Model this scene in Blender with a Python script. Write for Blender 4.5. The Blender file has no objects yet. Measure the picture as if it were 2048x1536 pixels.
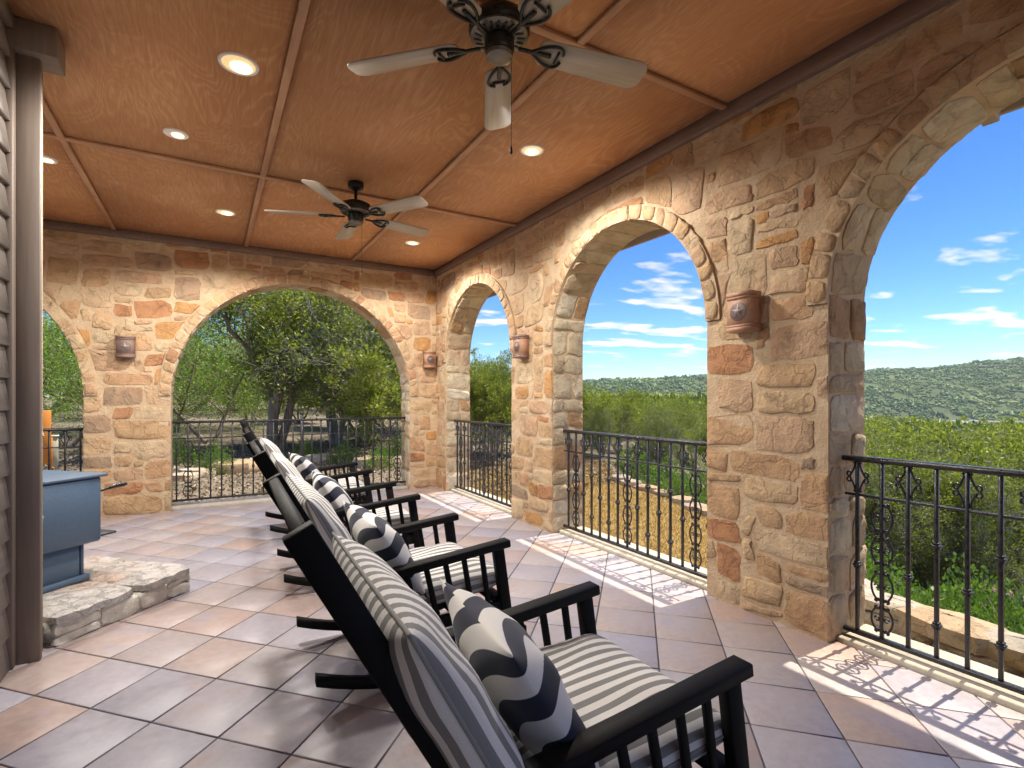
import bpy, math, random
import numpy as np
from mathutils import Vector, Matrix

random.seed(7)
RNG = np.random.default_rng(11)
scene = bpy.context.scene
COL = scene.collection
R = math.radians

# ------------------------------------------------------------------ camera
cam_data = bpy.data.cameras.new('camera')
cam = bpy.data.objects.new('camera', cam_data)
COL.objects.link(cam)
TH = R(30.15)
CAM = Vector((0.0, 0.0, 1.25))
cam.location = CAM
cam.rotation_euler = (R(90), 0, -TH)
cam_data.sensor_width = 36.0
cam_data.lens = 36.0 * 1040.0 / 2048.0
cam_data.shift_y = 26.5 / 2048.0
cam_data.clip_start = 0.05
cam_data.clip_end = 12000
scene.camera = cam

# ------------------------------------------------------------------ world, sun, exposure
SUN_EL, SUN_AZ = R(64.6), R(90)          # the sun stands over the +X side
world = bpy.data.worlds.new('World')
scene.world = world
world.use_nodes = True
wt = world.node_tree
wt.nodes.clear()


def nd(nt, kind, _out=None, **kw):
    n = nt.nodes.new(kind)
    for k, v in kw.items():
        if k.startswith('_'):
            setattr(n, k[1:], v)
            continue
        key = k.replace('_', ' ')
        if key.isdigit():
            s = n.inputs[int(key)]
        else:
            s = n.inputs[key] if key in n.inputs else n.inputs[int(key[1:])]
        if isinstance(v, bpy.types.NodeSocket):
            nt.links.new(v, s)
        elif isinstance(v, bpy.types.Node):
            nt.links.new(v.outputs[0], s)
        else:
            if hasattr(s.default_value, '__len__') and hasattr(v, '__len__') and len(v) == 3 and len(s.default_value) == 4:
                v = (*v, 1.0)
            s.default_value = v
    return n


def mth(nt, op, a, b=None, c=None, clamp=False):
    n = nt.nodes.new('ShaderNodeMath')
    n.operation = op
    n.use_clamp = clamp
    for i, v in enumerate((a, b, c)):
        if v is None:
            continue
        if isinstance(v, (bpy.types.NodeSocket, bpy.types.Node)):
            nt.links.new(v if isinstance(v, bpy.types.NodeSocket) else v.outputs[0], n.inputs[i])
        else:
            n.inputs[i].default_value = v
    return n.outputs[0]


def mixc(nt, fac, a, b, blend='MIX'):
    n = nt.nodes.new('ShaderNodeMix')
    n.data_type = 'RGBA'
    n.blend_type = blend
    for idx, v in ((0, fac), (6, a), (7, b)):
        if isinstance(v, (bpy.types.NodeSocket, bpy.types.Node)):
            nt.links.new(v if isinstance(v, bpy.types.NodeSocket) else v.outputs[0], n.inputs[idx])
        else:
            n.inputs[idx].default_value = (*v, 1.0) if hasattr(v, '__len__') and len(v) == 3 else v
    return n.outputs[2]


def ramp(nt, fac, stops, interp='LINEAR'):
    n = nt.nodes.new('ShaderNodeValToRGB')
    cr = n.color_ramp
    cr.interpolation = interp
    while len(cr.elements) < len(stops):
        cr.elements.new(0.5)
    for e, (p, c) in zip(cr.elements, stops):
        e.position = p
        e.color = (*c, 1.0) if len(c) == 3 else c
    nt.links.new(fac if isinstance(fac, bpy.types.NodeSocket) else fac.outputs[0], n.inputs[0])
    return n.outputs[0]


sky = nd(wt, 'ShaderNodeTexSky', _sky_type='NISHITA', _sun_disc=False, _sun_elevation=SUN_EL,
         _sun_rotation=SUN_AZ, _altitude=800.0, _air_density=0.85, _dust_density=0.05, _ozone_density=3.5)
# thin fair-weather clouds, laid out on a flat layer overhead
tc = nd(wt, 'ShaderNodeTexCoord')
sep = nd(wt, 'ShaderNodeSeparateXYZ', Vector=tc.outputs['Generated'])
zc = mth(wt, 'MAXIMUM', sep.outputs[2], 0.02)
zc2 = mth(wt, 'ADD', zc, 0.06)
cx = mth(wt, 'DIVIDE', sep.outputs[0], zc2)
cy = mth(wt, 'DIVIDE', sep.outputs[1], zc2)
cv = nd(wt, 'ShaderNodeCombineXYZ', X=cx, Y=cy, Z=0.0)
cvm = nd(wt, 'ShaderNodeMapping', Vector=cv.outputs[0], Location=(3.1, 1.7, 0.4), Rotation=(0, 0, R(30)), Scale=(0.85, 1.35, 1))
cn = nd(wt, 'ShaderNodeTexNoise', Vector=cvm.outputs[0], Scale=1.75, Detail=7.0, Roughness=0.5, Distortion=0.15)
cmask = ramp(wt, cn.outputs[0], [(0.555, (0, 0, 0)), (0.675, (1, 1, 1))])
hz = nd(wt, 'ShaderNodeMapRange', Value=sep.outputs[2], From_Min=0.02, From_Max=0.09, To_Min=0.0, To_Max=0.85)
cfac = mth(wt, 'MULTIPLY', cmask, hz.outputs[0])
skyg = nd(wt, 'ShaderNodeGamma', Color=sky.outputs[0], Gamma=1.38)
skysat = nd(wt, 'ShaderNodeHueSaturation', Color=skyg.outputs[0], Saturation=1.12, Value=0.33)
skyc = mixc(wt, cfac, skysat.outputs[0], (5.4, 4.7, 5.2))
bg = nd(wt, 'ShaderNodeBackground', Color=skyc, Strength=0.08)
wo = nd(wt, 'ShaderNodeOutputWorld', Surface=bg.outputs[0])

sun_data = bpy.data.lights.new('sun', 'SUN')
sun_data.energy = 2.05
sun_data.angle = R(0.53)
sun_data.color = (1.0, 0.88, 0.69)
sun = bpy.data.objects.new('sun', sun_data)
COL.objects.link(sun)
sd = Vector((math.cos(SUN_EL) * math.sin(SUN_AZ), math.cos(SUN_EL) * math.cos(SUN_AZ), math.sin(SUN_EL)))
sun.rotation_euler = sd.to_track_quat('Z', 'Y').to_euler()
sun.location = sd * 60

vs = scene.view_settings
scene.display_settings.display_device = 'sRGB'
vs.view_transform = 'Standard'
vs.look = 'None'
vs.exposure = 1.95
vs.gamma = 1.0
vs.use_curve_mapping = False

scene.render.engine = 'CYCLES'
scene.cycles.use_denoising = True
scene.cycles.denoiser = 'OPENIMAGEDENOISE'
scene.cycles.max_bounces = 8
scene.cycles.diffuse_bounces = 5
scene.cycles.glossy_bounces = 3
scene.cycles.transmission_bounces = 4
scene.cycles.volume_bounces = 0
scene.cycles.transparent_max_bounces = 6
scene.cycles.sample_clamp_indirect = 6.0
scene.cycles.caustics_reflective = False
scene.cycles.caustics_refractive = False


# ------------------------------------------------------------------ helpers
def props(o, label=None, cat=None, group=None, kind=None):
    if label:
        o['label'] = label
    if cat:
        o['category'] = cat
    if group:
        o['group'] = group
    if kind:
        o['kind'] = kind
    return o


def link(name, me, mat=None, parent=None):
    o = bpy.data.objects.new(name, me)
    COL.objects.link(o)
    if mat is not None and not me.materials:
        me.materials.append(mat)
    if parent is not None:
        o.parent = parent
    return o


def empty(name, loc=(0, 0, 0), rz=0.0, label=None, cat=None, group=None, kind=None):
    o = bpy.data.objects.new(name, None)
    COL.objects.link(o)
    o.empty_display_size = 0.1
    o.location = loc
    o.rotation_euler = (0, 0, rz)
    return props(o, label, cat, group, kind)


def copy_tree(o, parent=None):
    c = o.copy()
    COL.objects.link(c)
    c.parent = parent
    for ch in o.children:
        copy_tree(ch, c)
    return c


def fast_mesh(name, V, F, smooth=False):
    """V (n,3) array; F list of faces or (m,k) array"""
    me = bpy.data.meshes.new(name)
    V = np.asarray(V, dtype=np.float32)
    if isinstance(F, np.ndarray):
        m, k = F.shape
        li = F.astype(np.int32).ravel()
        ls = (np.arange(m) * k).astype(np.int32)
    else:
        li = np.fromiter((i for f in F for i in f), dtype=np.int32)
        cnt = np.fromiter((len(f) for f in F), dtype=np.int32)
        ls = np.concatenate(([0], np.cumsum(cnt)[:-1])).astype(np.int32)
        m = len(F)
    me.vertices.add(len(V))
    me.vertices.foreach_set('co', V.ravel())
    me.loops.add(len(li))
    me.loops.foreach_set('vertex_index', li)
    me.polygons.add(m)
    me.polygons.foreach_set('loop_start', ls)
    if smooth:
        me.polygons.foreach_set('use_smooth', np.ones(m, dtype=bool))
    me.update(calc_edges=True)
    return me


class MB:
    def __init__(self):
        self.v = []
        self.f = []

    def add(self, vs, fs):
        b = len(self.v)
        self.v.extend([tuple(p) for p in vs])
        self.f.extend([tuple(i + b for i in f) for f in fs])
        return self

    def addc(self, vs, fs):
        """add a convex solid, every face turned outwards"""
        P = np.array([tuple(p) for p in vs])
        m = P.mean(0)
        out = []
        for f in fs:
            a, b, c = P[f[0]], P[f[1]], P[f[2]]
            n = np.cross(b - a, c - a)
            out.append(tuple(f) if n @ (a + b + c - 3 * m) >= 0 else tuple(f)[::-1])
        return self.add(vs, out)

    def addv(self, vs, fs):
        """add a closed solid; turned inside out if its volume comes out negative"""
        P = np.array([tuple(p) for p in vs])
        P = P - P.mean(0)
        vol = 0.0
        for f in fs:
            for k in range(1, len(f) - 1):
                vol += P[f[0]] @ np.cross(P[f[k]], P[f[k + 1]])
        return self.add(vs, fs if vol >= 0 else [tuple(f)[::-1] for f in fs])

    def addref(self, vs, fs, ref):
        """add faces, each turned to the side of ref"""
        P = np.array([tuple(p) for p in vs])
        ref = np.array(ref, float)
        out = []
        for f in fs:
            n = np.cross(P[f[1]] - P[f[0]], P[f[2]] - P[f[0]])
            if np.linalg.norm(n) < 1e-12 and len(f) > 3:
                n = np.cross(P[f[2]] - P[f[0]], P[f[3]] - P[f[0]])
            out.append(tuple(f) if n @ ref >= 0 else tuple(f)[::-1])
        return self.add(vs, out)

    def box(self, c, s, rot=None, taper=None):
        hx, hy, hz = s[0] / 2, s[1] / 2, s[2] / 2
        pts = []
        for z in (-hz, hz):
            k = taper if (taper and z > 0) else 1.0
            pts += [(-hx * k, -hy * k, z), (hx * k, -hy * k, z), (hx * k, hy * k, z), (-hx * k, hy * k, z)]
        if rot is not None:
            pts = [rot @ Vector(p) for p in pts]
        pts = [(p[0] + c[0], p[1] + c[1], p[2] + c[2]) for p in pts]
        return self.add(pts, [(3, 2, 1, 0), (4, 5, 6, 7), (0, 1, 5, 4), (1, 2, 6, 5), (2, 3, 7, 6), (3, 0, 4, 7)])

    def bbox(self, c, s, b=0.004, rot=None):
        """box with chamfered edges"""
        hx, hy, hz = s[0] / 2, s[1] / 2, s[2] / 2
        b = min(b, hx * .49, hy * .49, hz * .49)
        pts, fs = [], []
        idx = {}
        for sx in (-1, 1):
            for sy in (-1, 1):
                for sz in (-1, 1):
                    for ax in range(3):
                        p = [sx * (hx - b), sy * (hy - b), sz * (hz - b)]
                        p[ax] = (sx * hx, sy * hy, sz * hz)[ax]
                        idx[(sx, sy, sz, ax)] = len(pts)
                        pts.append(p)
        for ax in range(3):
            o1, o2 = [a for a in range(3) if a != ax]
            for s in (-1, 1):
                q = []
                for (a, c2) in ((-1, -1), (1, -1), (1, 1), (-1, 1)):
                    k = [0, 0, 0]
                    k[ax], k[o1], k[o2] = s, a, c2
                    q.append(idx[(*k, ax)])
                fs.append(q)
            for a in (-1, 1):
                for c2 in (-1, 1):
                    k0 = [0, 0, 0]
                    k0[o1], k0[o2] = a, c2
                    kA, kB = list(k0), list(k0)
                    kA[ax], kB[ax] = -1, 1
                    fs.append([idx[(*kA, o1)], idx[(*kB, o1)], idx[(*kB, o2)], idx[(*kA, o2)]])
        for sx in (-1, 1):
            for sy in (-1, 1):
                for sz in (-1, 1):
                    fs.append([idx[(sx, sy, sz, a)] for a in range(3)])
        if rot is not None:
            pts = [rot @ Vector(p) for p in pts]
        pts = [(p[0] + c[0], p[1] + c[1], p[2] + c[2]) for p in pts]
        return self.addc(pts, fs)

    def bar(self, p0, p1, w, h, up=(0, 0, 1), b=0.003):
        p0, p1 = Vector(p0), Vector(p1)
        d = p1 - p0
        L = d.length
        d.normalize()
        u = Vector(up)
        s = u.cross(d)
        if s.length < 1e-5:
            s = Vector((1, 0, 0)).cross(d)
        s.normalize()
        u2 = d.cross(s)
        rot = Matrix((d, s, u2)).transposed()
        return self.bbox((p0 + p1) / 2, (L, w, h), b, rot)

    def tube(self, pts, r, n=6, cap=True, closed=False):
        pts = [Vector(p) for p in pts]
        rr = r if hasattr(r, '__len__') else [r] * len(pts)
        N = len(pts)
        T0 = (pts[1] - pts[0]).normalized()
        a = Vector((0, 0, 1)) if abs(T0.z) < .9 else Vector((1, 0, 0))
        u = T0.cross(a).normalized()
        base = len(self.v)
        prev = T0
        for i, p in enumerate(pts):
            if closed:
                t = (pts[(i + 1) % N] - pts[i - 1]).normalized()
            elif i == 0:
                t = T0
            elif i == N - 1:
                t = (pts[i] - pts[i - 1]).normalized()
            else:
                t = (pts[i + 1] - pts[i - 1]).normalized()
            u = (u - t * u.dot(t))
            if u.length < 1e-6:
                u = t.orthogonal()
            u.normalize()
            w = t.cross(u)
            for k in range(n):
                an = 2 * math.pi * k / n
                q = p + (u * math.cos(an) + w * math.sin(an)) * rr[i]
                self.v.append((q.x, q.y, q.z))
        M = N if closed else N - 1
        for i in range(M):
            j = (i + 1) % N
            for k in range(n):
                k2 = (k + 1) % n
                self.f.append((base + i * n + k, base + i * n + k2, base + j * n + k2, base + j * n + k))
        if cap and not closed:
            self.f.append(tuple(base + k for k in range(n))[::-1])
            self.f.append(tuple(base + (N - 1) * n + k for k in range(n)))
        return self

    def fix(self, f0, v0):
        """turn the faces from f0 on outwards by the sign of their volume"""
        P = np.array(self.v[v0:])
        P = P - P.mean(0)
        vol = 0.0
        for f in self.f[f0:]:
            for k in range(1, len(f) - 1):
                vol += P[f[0] - v0] @ np.cross(P[f[k] - v0], P[f[k + 1] - v0])
        if vol < 0:
            self.f[f0:] = [tuple(f)[::-1] for f in self.f[f0:]]
        return self

    def lathe(self, prof, n=24, c=(0, 0, 0)):
        base, f0 = len(self.v), len(self.f)
        for (r, z) in prof:
            for k in range(n):
                a = 2 * math.pi * k / n
                self.v.append((c[0] + r * math.cos(a), c[1] + r * math.sin(a), c[2] + z))
        for i in range(len(prof) - 1):
            for k in range(n):
                k2 = (k + 1) % n
                self.f.append((base + i * n + k, base + i * n + k2, base + (i + 1) * n + k2, base + (i + 1) * n + k))
        self.f.append(tuple(base + k for k in range(n))[::-1])
        self.f.append(tuple(base + (len(prof) - 1) * n + k for k in range(n)))
        return self.fix(f0, base)

    def prism(self, poly, z0, z1):
        """poly: list of (x,y) counter-clockwise"""
        n = len(poly)
        vs_ = [(x, y, z0) for x, y in poly] + [(x, y, z1) for x, y in poly]
        fs_ = [tuple(range(n))[::-1], tuple(range(n, 2 * n))]
        for k in range(n):
            k2 = (k + 1) % n
            fs_.append((k, k2, n + k2, n + k))
        return self.addv(vs_, fs_)

    def xf(self, m):
        self.v = [tuple(m @ Vector(p)) for p in self.v]
        return self

    def mesh(self, name, smooth=False):
        return fast_mesh(name, np.array(self.v), self.f, smooth)

    def build(self, name, mat, parent=None, smooth=False):
        return link(name, self.mesh(name, smooth), mat, parent)


def autosmooth(o, ang=40):
    me = o.data
    me.polygons.foreach_set('use_smooth', np.ones(len(me.polygons), dtype=bool))
    try:
        me.set_sharp_from_angle(angle=R(ang))
    except Exception:
        pass
    return o


TOPX = lambda v: v


def project(p):
    """pixel of a point in a 2048x1536 frame, and its depth"""
    dx, dy, dz = p[0] - CAM.x, p[1] - CAM.y, p[2] - CAM.z
    k = dx * math.sin(TH) + dy * math.cos(TH)
    if k < 0.05:
        return (-9999, -9999, k)
    return (1024 + 1040 * (dx * math.cos(TH) - dy * math.sin(TH)) / k, 794.5 - 1040 * dz / k, k)


def in_view(p, m=60):
    x, y, k = project(p)
    return k > 0.05 and -m < x < 2048 + m and -m < y < 1536 + m
# ------------------------------------------------------------------ materials
def material(name, fn, **base):
    m = bpy.data.materials.new(name)
    m.use_nodes = True
    nt = m.node_tree
    b = nt.nodes['Principled BSDF']
    for k, v in base.items():
        key = k.replace('_', ' ')
        s = b.inputs[key]
        s.default_value = (*v, 1.0) if hasattr(v, '__len__') and len(v) == 3 and len(s.default_value) == 4 else v
    if fn:
        fn(nt, b)
    return m


def setin(nt, b, key, sock):
    nt.links.new(sock if isinstance(sock, bpy.types.NodeSocket) else sock.outputs[0], b.inputs[key])


def bump(nt, b, h, dist=0.01, strength=1.0, normal=None):
    n = nd(nt, 'ShaderNodeBump', Strength=strength, Distance=dist, Height=h)
    if normal is not None:
        nt.links.new(normal, n.inputs['Normal'])
    nt.links.new(n.outputs[0], b.inputs['Normal'])
    return n.outputs[0]


def obj_co(nt):
    return nd(nt, 'ShaderNodeTexCoord').outputs['Object']


def rand01(nt):
    oi = nd(nt, 'ShaderNodeObjectInfo')
    ge = nd(nt, 'ShaderNodeNewGeometry')
    return mth(nt, 'FRACT', mth(nt, 'ADD', oi.outputs['Random'], ge.outputs['Random Per Island']))


def stone_fn(stops, grime=(0.16, 0.12, 0.08), scale=1.0):
    def fn(nt, b):
        co = obj_co(nt)
        r = rand01(nt)
        base = ramp(nt, r, stops, 'CONSTANT')
        n1 = nd(nt, 'ShaderNodeTexNoise', Vector=co, Scale=9.0 * scale, Detail=8.0, Roughness=0.62)
        n2 = nd(nt, 'ShaderNodeTexNoise', Vector=co, Scale=2.3 * scale, Detail=3.0)
        n3 = nd(nt, 'ShaderNodeTexNoise', Vector=co, Scale=55.0 * scale, Detail=4.0, Roughness=0.7)
        v1 = ramp(nt, n1.outputs[0], [(0.28, (0.70, 0.68, 0.65)), (0.5, (1.0, 1.0, 1.0)), (0.75, (1.2, 1.18, 1.12))])
        c1 = mixc(nt, 1.0, base, v1, 'MULTIPLY')
        c2 = mixc(nt, ramp(nt, n2.outputs[0], [(0.50, (0, 0, 0)), (0.70, (0.5, 0.5, 0.5))]), c1, (0.56, 0.33, 0.19))
        c3 = mixc(nt, ramp(nt, n1.outputs[0], [(0.24, (0.45, 0.45, 0.45)), (0.36, (0, 0, 0))]), c2, grime)
        setin(nt, b, 'Base Color', c3)
        h = mth(nt, 'ADD', mth(nt, 'MULTIPLY', n1.outputs[0], 1.0), mth(nt, 'MULTIPLY', n3.outputs[0], 0.25))
        vor = nd(nt, 'ShaderNodeTexVoronoi', _feature='DISTANCE_TO_EDGE', Vector=nd(nt, 'ShaderNodeVectorMath', _operation='ADD', S0=co, S1=nd(nt, 'ShaderNodeVectorMath', _operation='SCALE', S0=n1.outputs['Color'], Scale=0.22).outputs[0]).outputs[0], Scale=5.0 * scale)
        h2 = mth(nt, 'ADD', h, mth(nt, 'MULTIPLY', ramp(nt, vor.outputs[0], [(0.0, (0, 0, 0)), (0.06, (1, 1, 1))]), 0.18))
        bump(nt, b, h2, 0.028, 0.95)
    return fn


STONES_WARM = [(0.0, (0.50, 0.335, 0.185)), (0.17, (0.56, 0.40, 0.235)), (0.34, (0.49, 0.31, 0.17)), (0.5, (0.58, 0.44, 0.28)),
               (0.66, (0.51, 0.345, 0.215)), (0.79, (0.50, 0.275, 0.105)), (0.89, (0.45, 0.225, 0.11)), (0.96, (0.35, 0.26, 0.175))]
m_stone = material('wall_stone', stone_fn(STONES_WARM), Roughness=0.92)
m_ring = material('arch_stone', stone_fn([(0.0, (0.52, 0.365, 0.215)), (0.25, (0.56, 0.42, 0.26)), (0.5, (0.48, 0.325, 0.19)), (0.72, (0.54, 0.37, 0.20)), (0.92, (0.44, 0.245, 0.14))]), Roughness=0.92)
m_reveal = material('reveal_stone', stone_fn([(0.0, (0.54, 0.44, 0.29)), (0.25, (0.59, 0.49, 0.33)), (0.5, (0.48, 0.37, 0.23)), (0.72, (0.62, 0.54, 0.40)), (0.9, (0.42, 0.26, 0.13))]), Roughness=0.92)


def mortar_fn(nt, b):
    co = obj_co(nt)
    n1 = nd(nt, 'ShaderNodeTexNoise', Vector=co, Scale=6.0, Detail=8.0, Roughness=0.65)
    n2 = nd(nt, 'ShaderNodeTexNoise', Vector=co, Scale=60.0, Detail=5.0, Roughness=0.7)
    c = ramp(nt, n1.outputs[0], [(0.3, (0.50, 0.36, 0.22)), (0.5, (0.58, 0.43, 0.275)), (0.7, (0.66, 0.52, 0.35))])
    setin(nt, b, 'Base Color', c)
    bump(nt, b, mth(nt, 'ADD', n1.outputs[0], mth(nt, 'MULTIPLY', n2.outputs[0], 0.3)), 0.03, 0.9)


m_mortar = material('mortar', mortar_fn, Roughness=0.95)


def pale_mortar_fn(nt, b):
    co = obj_co(nt)
    n1 = nd(nt, 'ShaderNodeTexNoise', Vector=co, Scale=14.0, Detail=8.0, Roughness=0.65)
    c = ramp(nt, n1.outputs[0], [(0.3, (0.55, 0.51, 0.42)), (0.6, (0.76, 0.73, 0.65))])
    setin(nt, b, 'Base Color', c)
    bump(nt, b, n1.outputs[0], 0.02, 0.9)


m_pale = material('pale_limestone', pale_mortar_fn, Roughness=0.95)
m_hearth_stone = material('hearth_stone', stone_fn([(0.0, (0.56, 0.53, 0.50)), (0.3, (0.62, 0.59, 0.54)), (0.6, (0.50, 0.48, 0.46)), (0.85, (0.55, 0.48, 0.38))], grime=(0.25, 0.23, 0.22), scale=1.4), Roughness=0.85)


def plywood_fn(nt, b):
    co = obj_co(nt)
    oi = nd(nt, 'ShaderNodeObjectInfo')
    off = nd(nt, 'ShaderNodeCombineXYZ', X=mth(nt, 'MULTIPLY', oi.outputs['Random'], 37.0), Y=mth(nt, 'MULTIPLY', oi.outputs['Random'], 91.0), Z=0.0)
    p = nd(nt, 'ShaderNodeVectorMath', _operation='ADD', S0=co, S1=off.outputs[0])
    st = nd(nt, 'ShaderNodeMapping', Vector=p.outputs[0], Scale=(1.0, 0.30, 1.0))
    big = nd(nt, 'ShaderNodeTexNoise', Vector=st.outputs[0], Scale=2.4, Detail=2.5, Roughness=0.5, Distortion=0.7)
    rings = mth(nt, 'SINE', mth(nt, 'MULTIPLY', big.outputs[0], 150.0))
    fine = nd(nt, 'ShaderNodeTexNoise', Vector=nd(nt, 'ShaderNodeMapping', Vector=p.outputs[0], Scale=(1.0, 0.06, 1.0)).outputs[0], Scale=90.0, Detail=4.0, Roughness=0.7)
    blot = nd(nt, 'ShaderNodeTexNoise', Vector=p.outputs[0], Scale=1.1, Detail=3.0)
    base = ramp(nt, blot.outputs[0], [(0.3, (0.52, 0.255, 0.115)), (0.5, (0.60, 0.31, 0.145)), (0.7, (0.67, 0.375, 0.19))])
    g = mth(nt, 'ADD', mth(nt, 'MULTIPLY', rings, 0.5), 0.5)
    patch = nd(nt, 'ShaderNodeTexNoise', Vector=p.outputs[0], Scale=2.2, Detail=2.0)
    gm = mth(nt, 'MULTIPLY', ramp(nt, g, [(0.0, (0, 0, 0)), (0.55, (0.15, 0.15, 0.15)), (1.0, (1, 1, 1))]), ramp(nt, patch.outputs[0], [(0.36, (0.12, 0.12, 0.12)), (0.62, (0.62, 0.62, 0.62))]))
    c1 = mixc(nt, gm, base, (0.76, 0.46, 0.25))
    c2 = mixc(nt, ramp(nt, fine.outputs[0], [(0.35, (0.45, 0.45, 0.45)), (0.6, (0, 0, 0))]), c1, (0.38, 0.165, 0.07))
    tone = mth(nt, 'ADD', 0.84, mth(nt, 'MULTIPLY', oi.outputs['Random'], 0.28))
    c3 = mixc(nt, 1.0, c2, nd(nt, 'ShaderNodeCombineColor', Red=tone, Green=tone, Blue=tone).outputs[0], 'MULTIPLY')
    setin(nt, b, 'Base Color', c3)
    bump(nt, b, fine.outputs[0], 0.0015, 0.5)


m_ply = material('stained_plywood', plywood_fn, Roughness=0.65, Specular_IOR_Level=0.25)


def wood_fn(dark, light, axis_scale=(1, 0.08, 1), scale=30.0, bumpd=0.002):
    def fn(nt, b):
        co = obj_co(nt)
        n = nd(nt, 'ShaderNodeTexNoise', Vector=nd(nt, 'ShaderNodeMapping', Vector=co, Scale=axis_scale).outputs[0], Scale=scale, Detail=5.0, Roughness=0.65)
        n2 = nd(nt, 'ShaderNodeTexNoise', Vector=co, Scale=2.0, Detail=3.0)
        f = mth(nt, 'ADD', mth(nt, 'MULTIPLY', n.outputs[0], 0.6), mth(nt, 'MULTIPLY', n2.outputs[0], 0.4))
        setin(nt, b, 'Base Color', ramp(nt, f, [(0.33, dark), (0.66, light)]))
        bump(nt, b, n.outputs[0], bumpd, 0.6)
    return fn


m_batten = material('stained_batten', wood_fn((0.34, 0.17, 0.09), (0.56, 0.33, 0.19)), Roughness=0.5)
m_battenx = material('stained_batten_cross', wood_fn((0.34, 0.17, 0.09), (0.56, 0.33, 0.19), (0.08, 1, 1)), Roughness=0.5)
m_beam = material('dark_stained_beam', wood_fn((0.15, 0.095, 0.07), (0.24, 0.155, 0.115)), Roughness=0.6)
m_siding = material('painted_siding', wood_fn((0.27, 0.235, 0.205), (0.35, 0.31, 0.275), (0.4, 0.05, 1), 40, 0.001), Roughness=0.55)
m_trim = material('painted_trim', wood_fn((0.17, 0.135, 0.11), (0.245, 0.195, 0.16), (1, 1, 0.06), 40, 0.001), Roughness=0.55)
m_fascia = material('painted_fascia', wood_fn((0.36, 0.29, 0.23), (0.46, 0.38, 0.30)), Roughness=0.6)


def tile_fn(nt, b):
    co = obj_co(nt)
    r = rand01(nt)
    base = ramp(nt, r, [(0.0, (0.39, 0.36, 0.395)), (0.22, (0.42, 0.38, 0.39)), (0.42, (0.41, 0.35, 0.345)), (0.58, (0.43, 0.345, 0.32)), (0.72, (0.375, 0.355, 0.405)), (0.90, (0.42, 0.32, 0.29))], 'CONSTANT')
    off = nd(nt, 'ShaderNodeCombineXYZ', X=mth(nt, 'MULTIPLY', r, 50.0), Y=mth(nt, 'MULTIPLY', r, 23.0), Z=0.0)
    p = nd(nt, 'ShaderNodeVectorMath', _operation='ADD', S0=co, S1=off.outputs[0])
    n1 = nd(nt, 'ShaderNodeTexNoise', Vector=p.outputs[0], Scale=3.6, Detail=4.0, Roughness=0.55, Distortion=0.4)
    n2 = nd(nt, 'ShaderNodeTexNoise', Vector=p.outputs[0], Scale=28.0, Detail=5.0, Roughness=0.7)
    c1 = mixc(nt, ramp(nt, n1.outputs[0], [(0.58, (0, 0, 0)), (0.78, (0.45, 0.45, 0.45))]), base, (0.47, 0.27, 0.19))
    c2 = mixc(nt, ramp(nt, n1.outputs[0], [(0.28, (0.7, 0.7, 0.7)), (0.45, (0, 0, 0))]), c1, (0.34, 0.32, 0.39))
    v = ramp(nt, n2.outputs[0], [(0.3, (0.86, 0.86, 0.86)), (0.7, (1.08, 1.08, 1.08))])
    setin(nt, b, 'Base Color', mixc(nt, 1.0, c2, v, 'MULTIPLY'))
    setin(nt, b, 'Roughness', ramp(nt, n2.outputs[0], [(0.3, (0.34, 0.34, 0.34)), (0.7, (0.50, 0.50, 0.50))]))
    bump(nt, b, mth(nt, 'ADD', n1.outputs[0], mth(nt, 'MULTIPLY', n2.outputs[0], 0.15)), 0.004, 0.35)


m_tile = material('glazed_tile', tile_fn, Roughness=0.3)


def grout_fn(nt, b):
    n = nd(nt, 'ShaderNodeTexNoise', Vector=obj_co(nt), Scale=40.0, Detail=5.0)
    setin(nt, b, 'Base Color', ramp(nt, n.outputs[0], [(0.3, (0.10, 0.10, 0.12)), (0.7, (0.18, 0.175, 0.19))]))


m_grout = material('grout', grout_fn, Roughness=0.9)


def sill_fn(nt, b):
    n = nd(nt, 'ShaderNodeTexNoise', Vector=obj_co(nt), Scale=18.0, Detail=6.0, Roughness=0.7)
    setin(nt, b, 'Base Color', ramp(nt, n.outputs[0], [(0.3, (0.40, 0.36, 0.30)), (0.7, (0.58, 0.53, 0.45))]))
    bump(nt, b, n.outputs[0], 0.003, 0.5)


m_sill = material('sill_concrete', sill_fn, Roughness=0.8)


def metal_fn(c0, c1, r0=0.25, r1=0.5):
    def fn(nt, b):
        n = nd(nt, 'ShaderNodeTexNoise', Vector=obj_co(nt), Scale=60.0, Detail=4.0)
        setin(nt, b, 'Base Color', ramp(nt, n.outputs[0], [(0.3, c0), (0.7, c1)]))
        setin(nt, b, 'Roughness', ramp(nt, n.outputs[0], [(0.3, (r0,) * 3), (0.7, (r1,) * 3)]))
        bump(nt, b, n.outputs[0], 0.0008, 0.4)
    return fn


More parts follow.
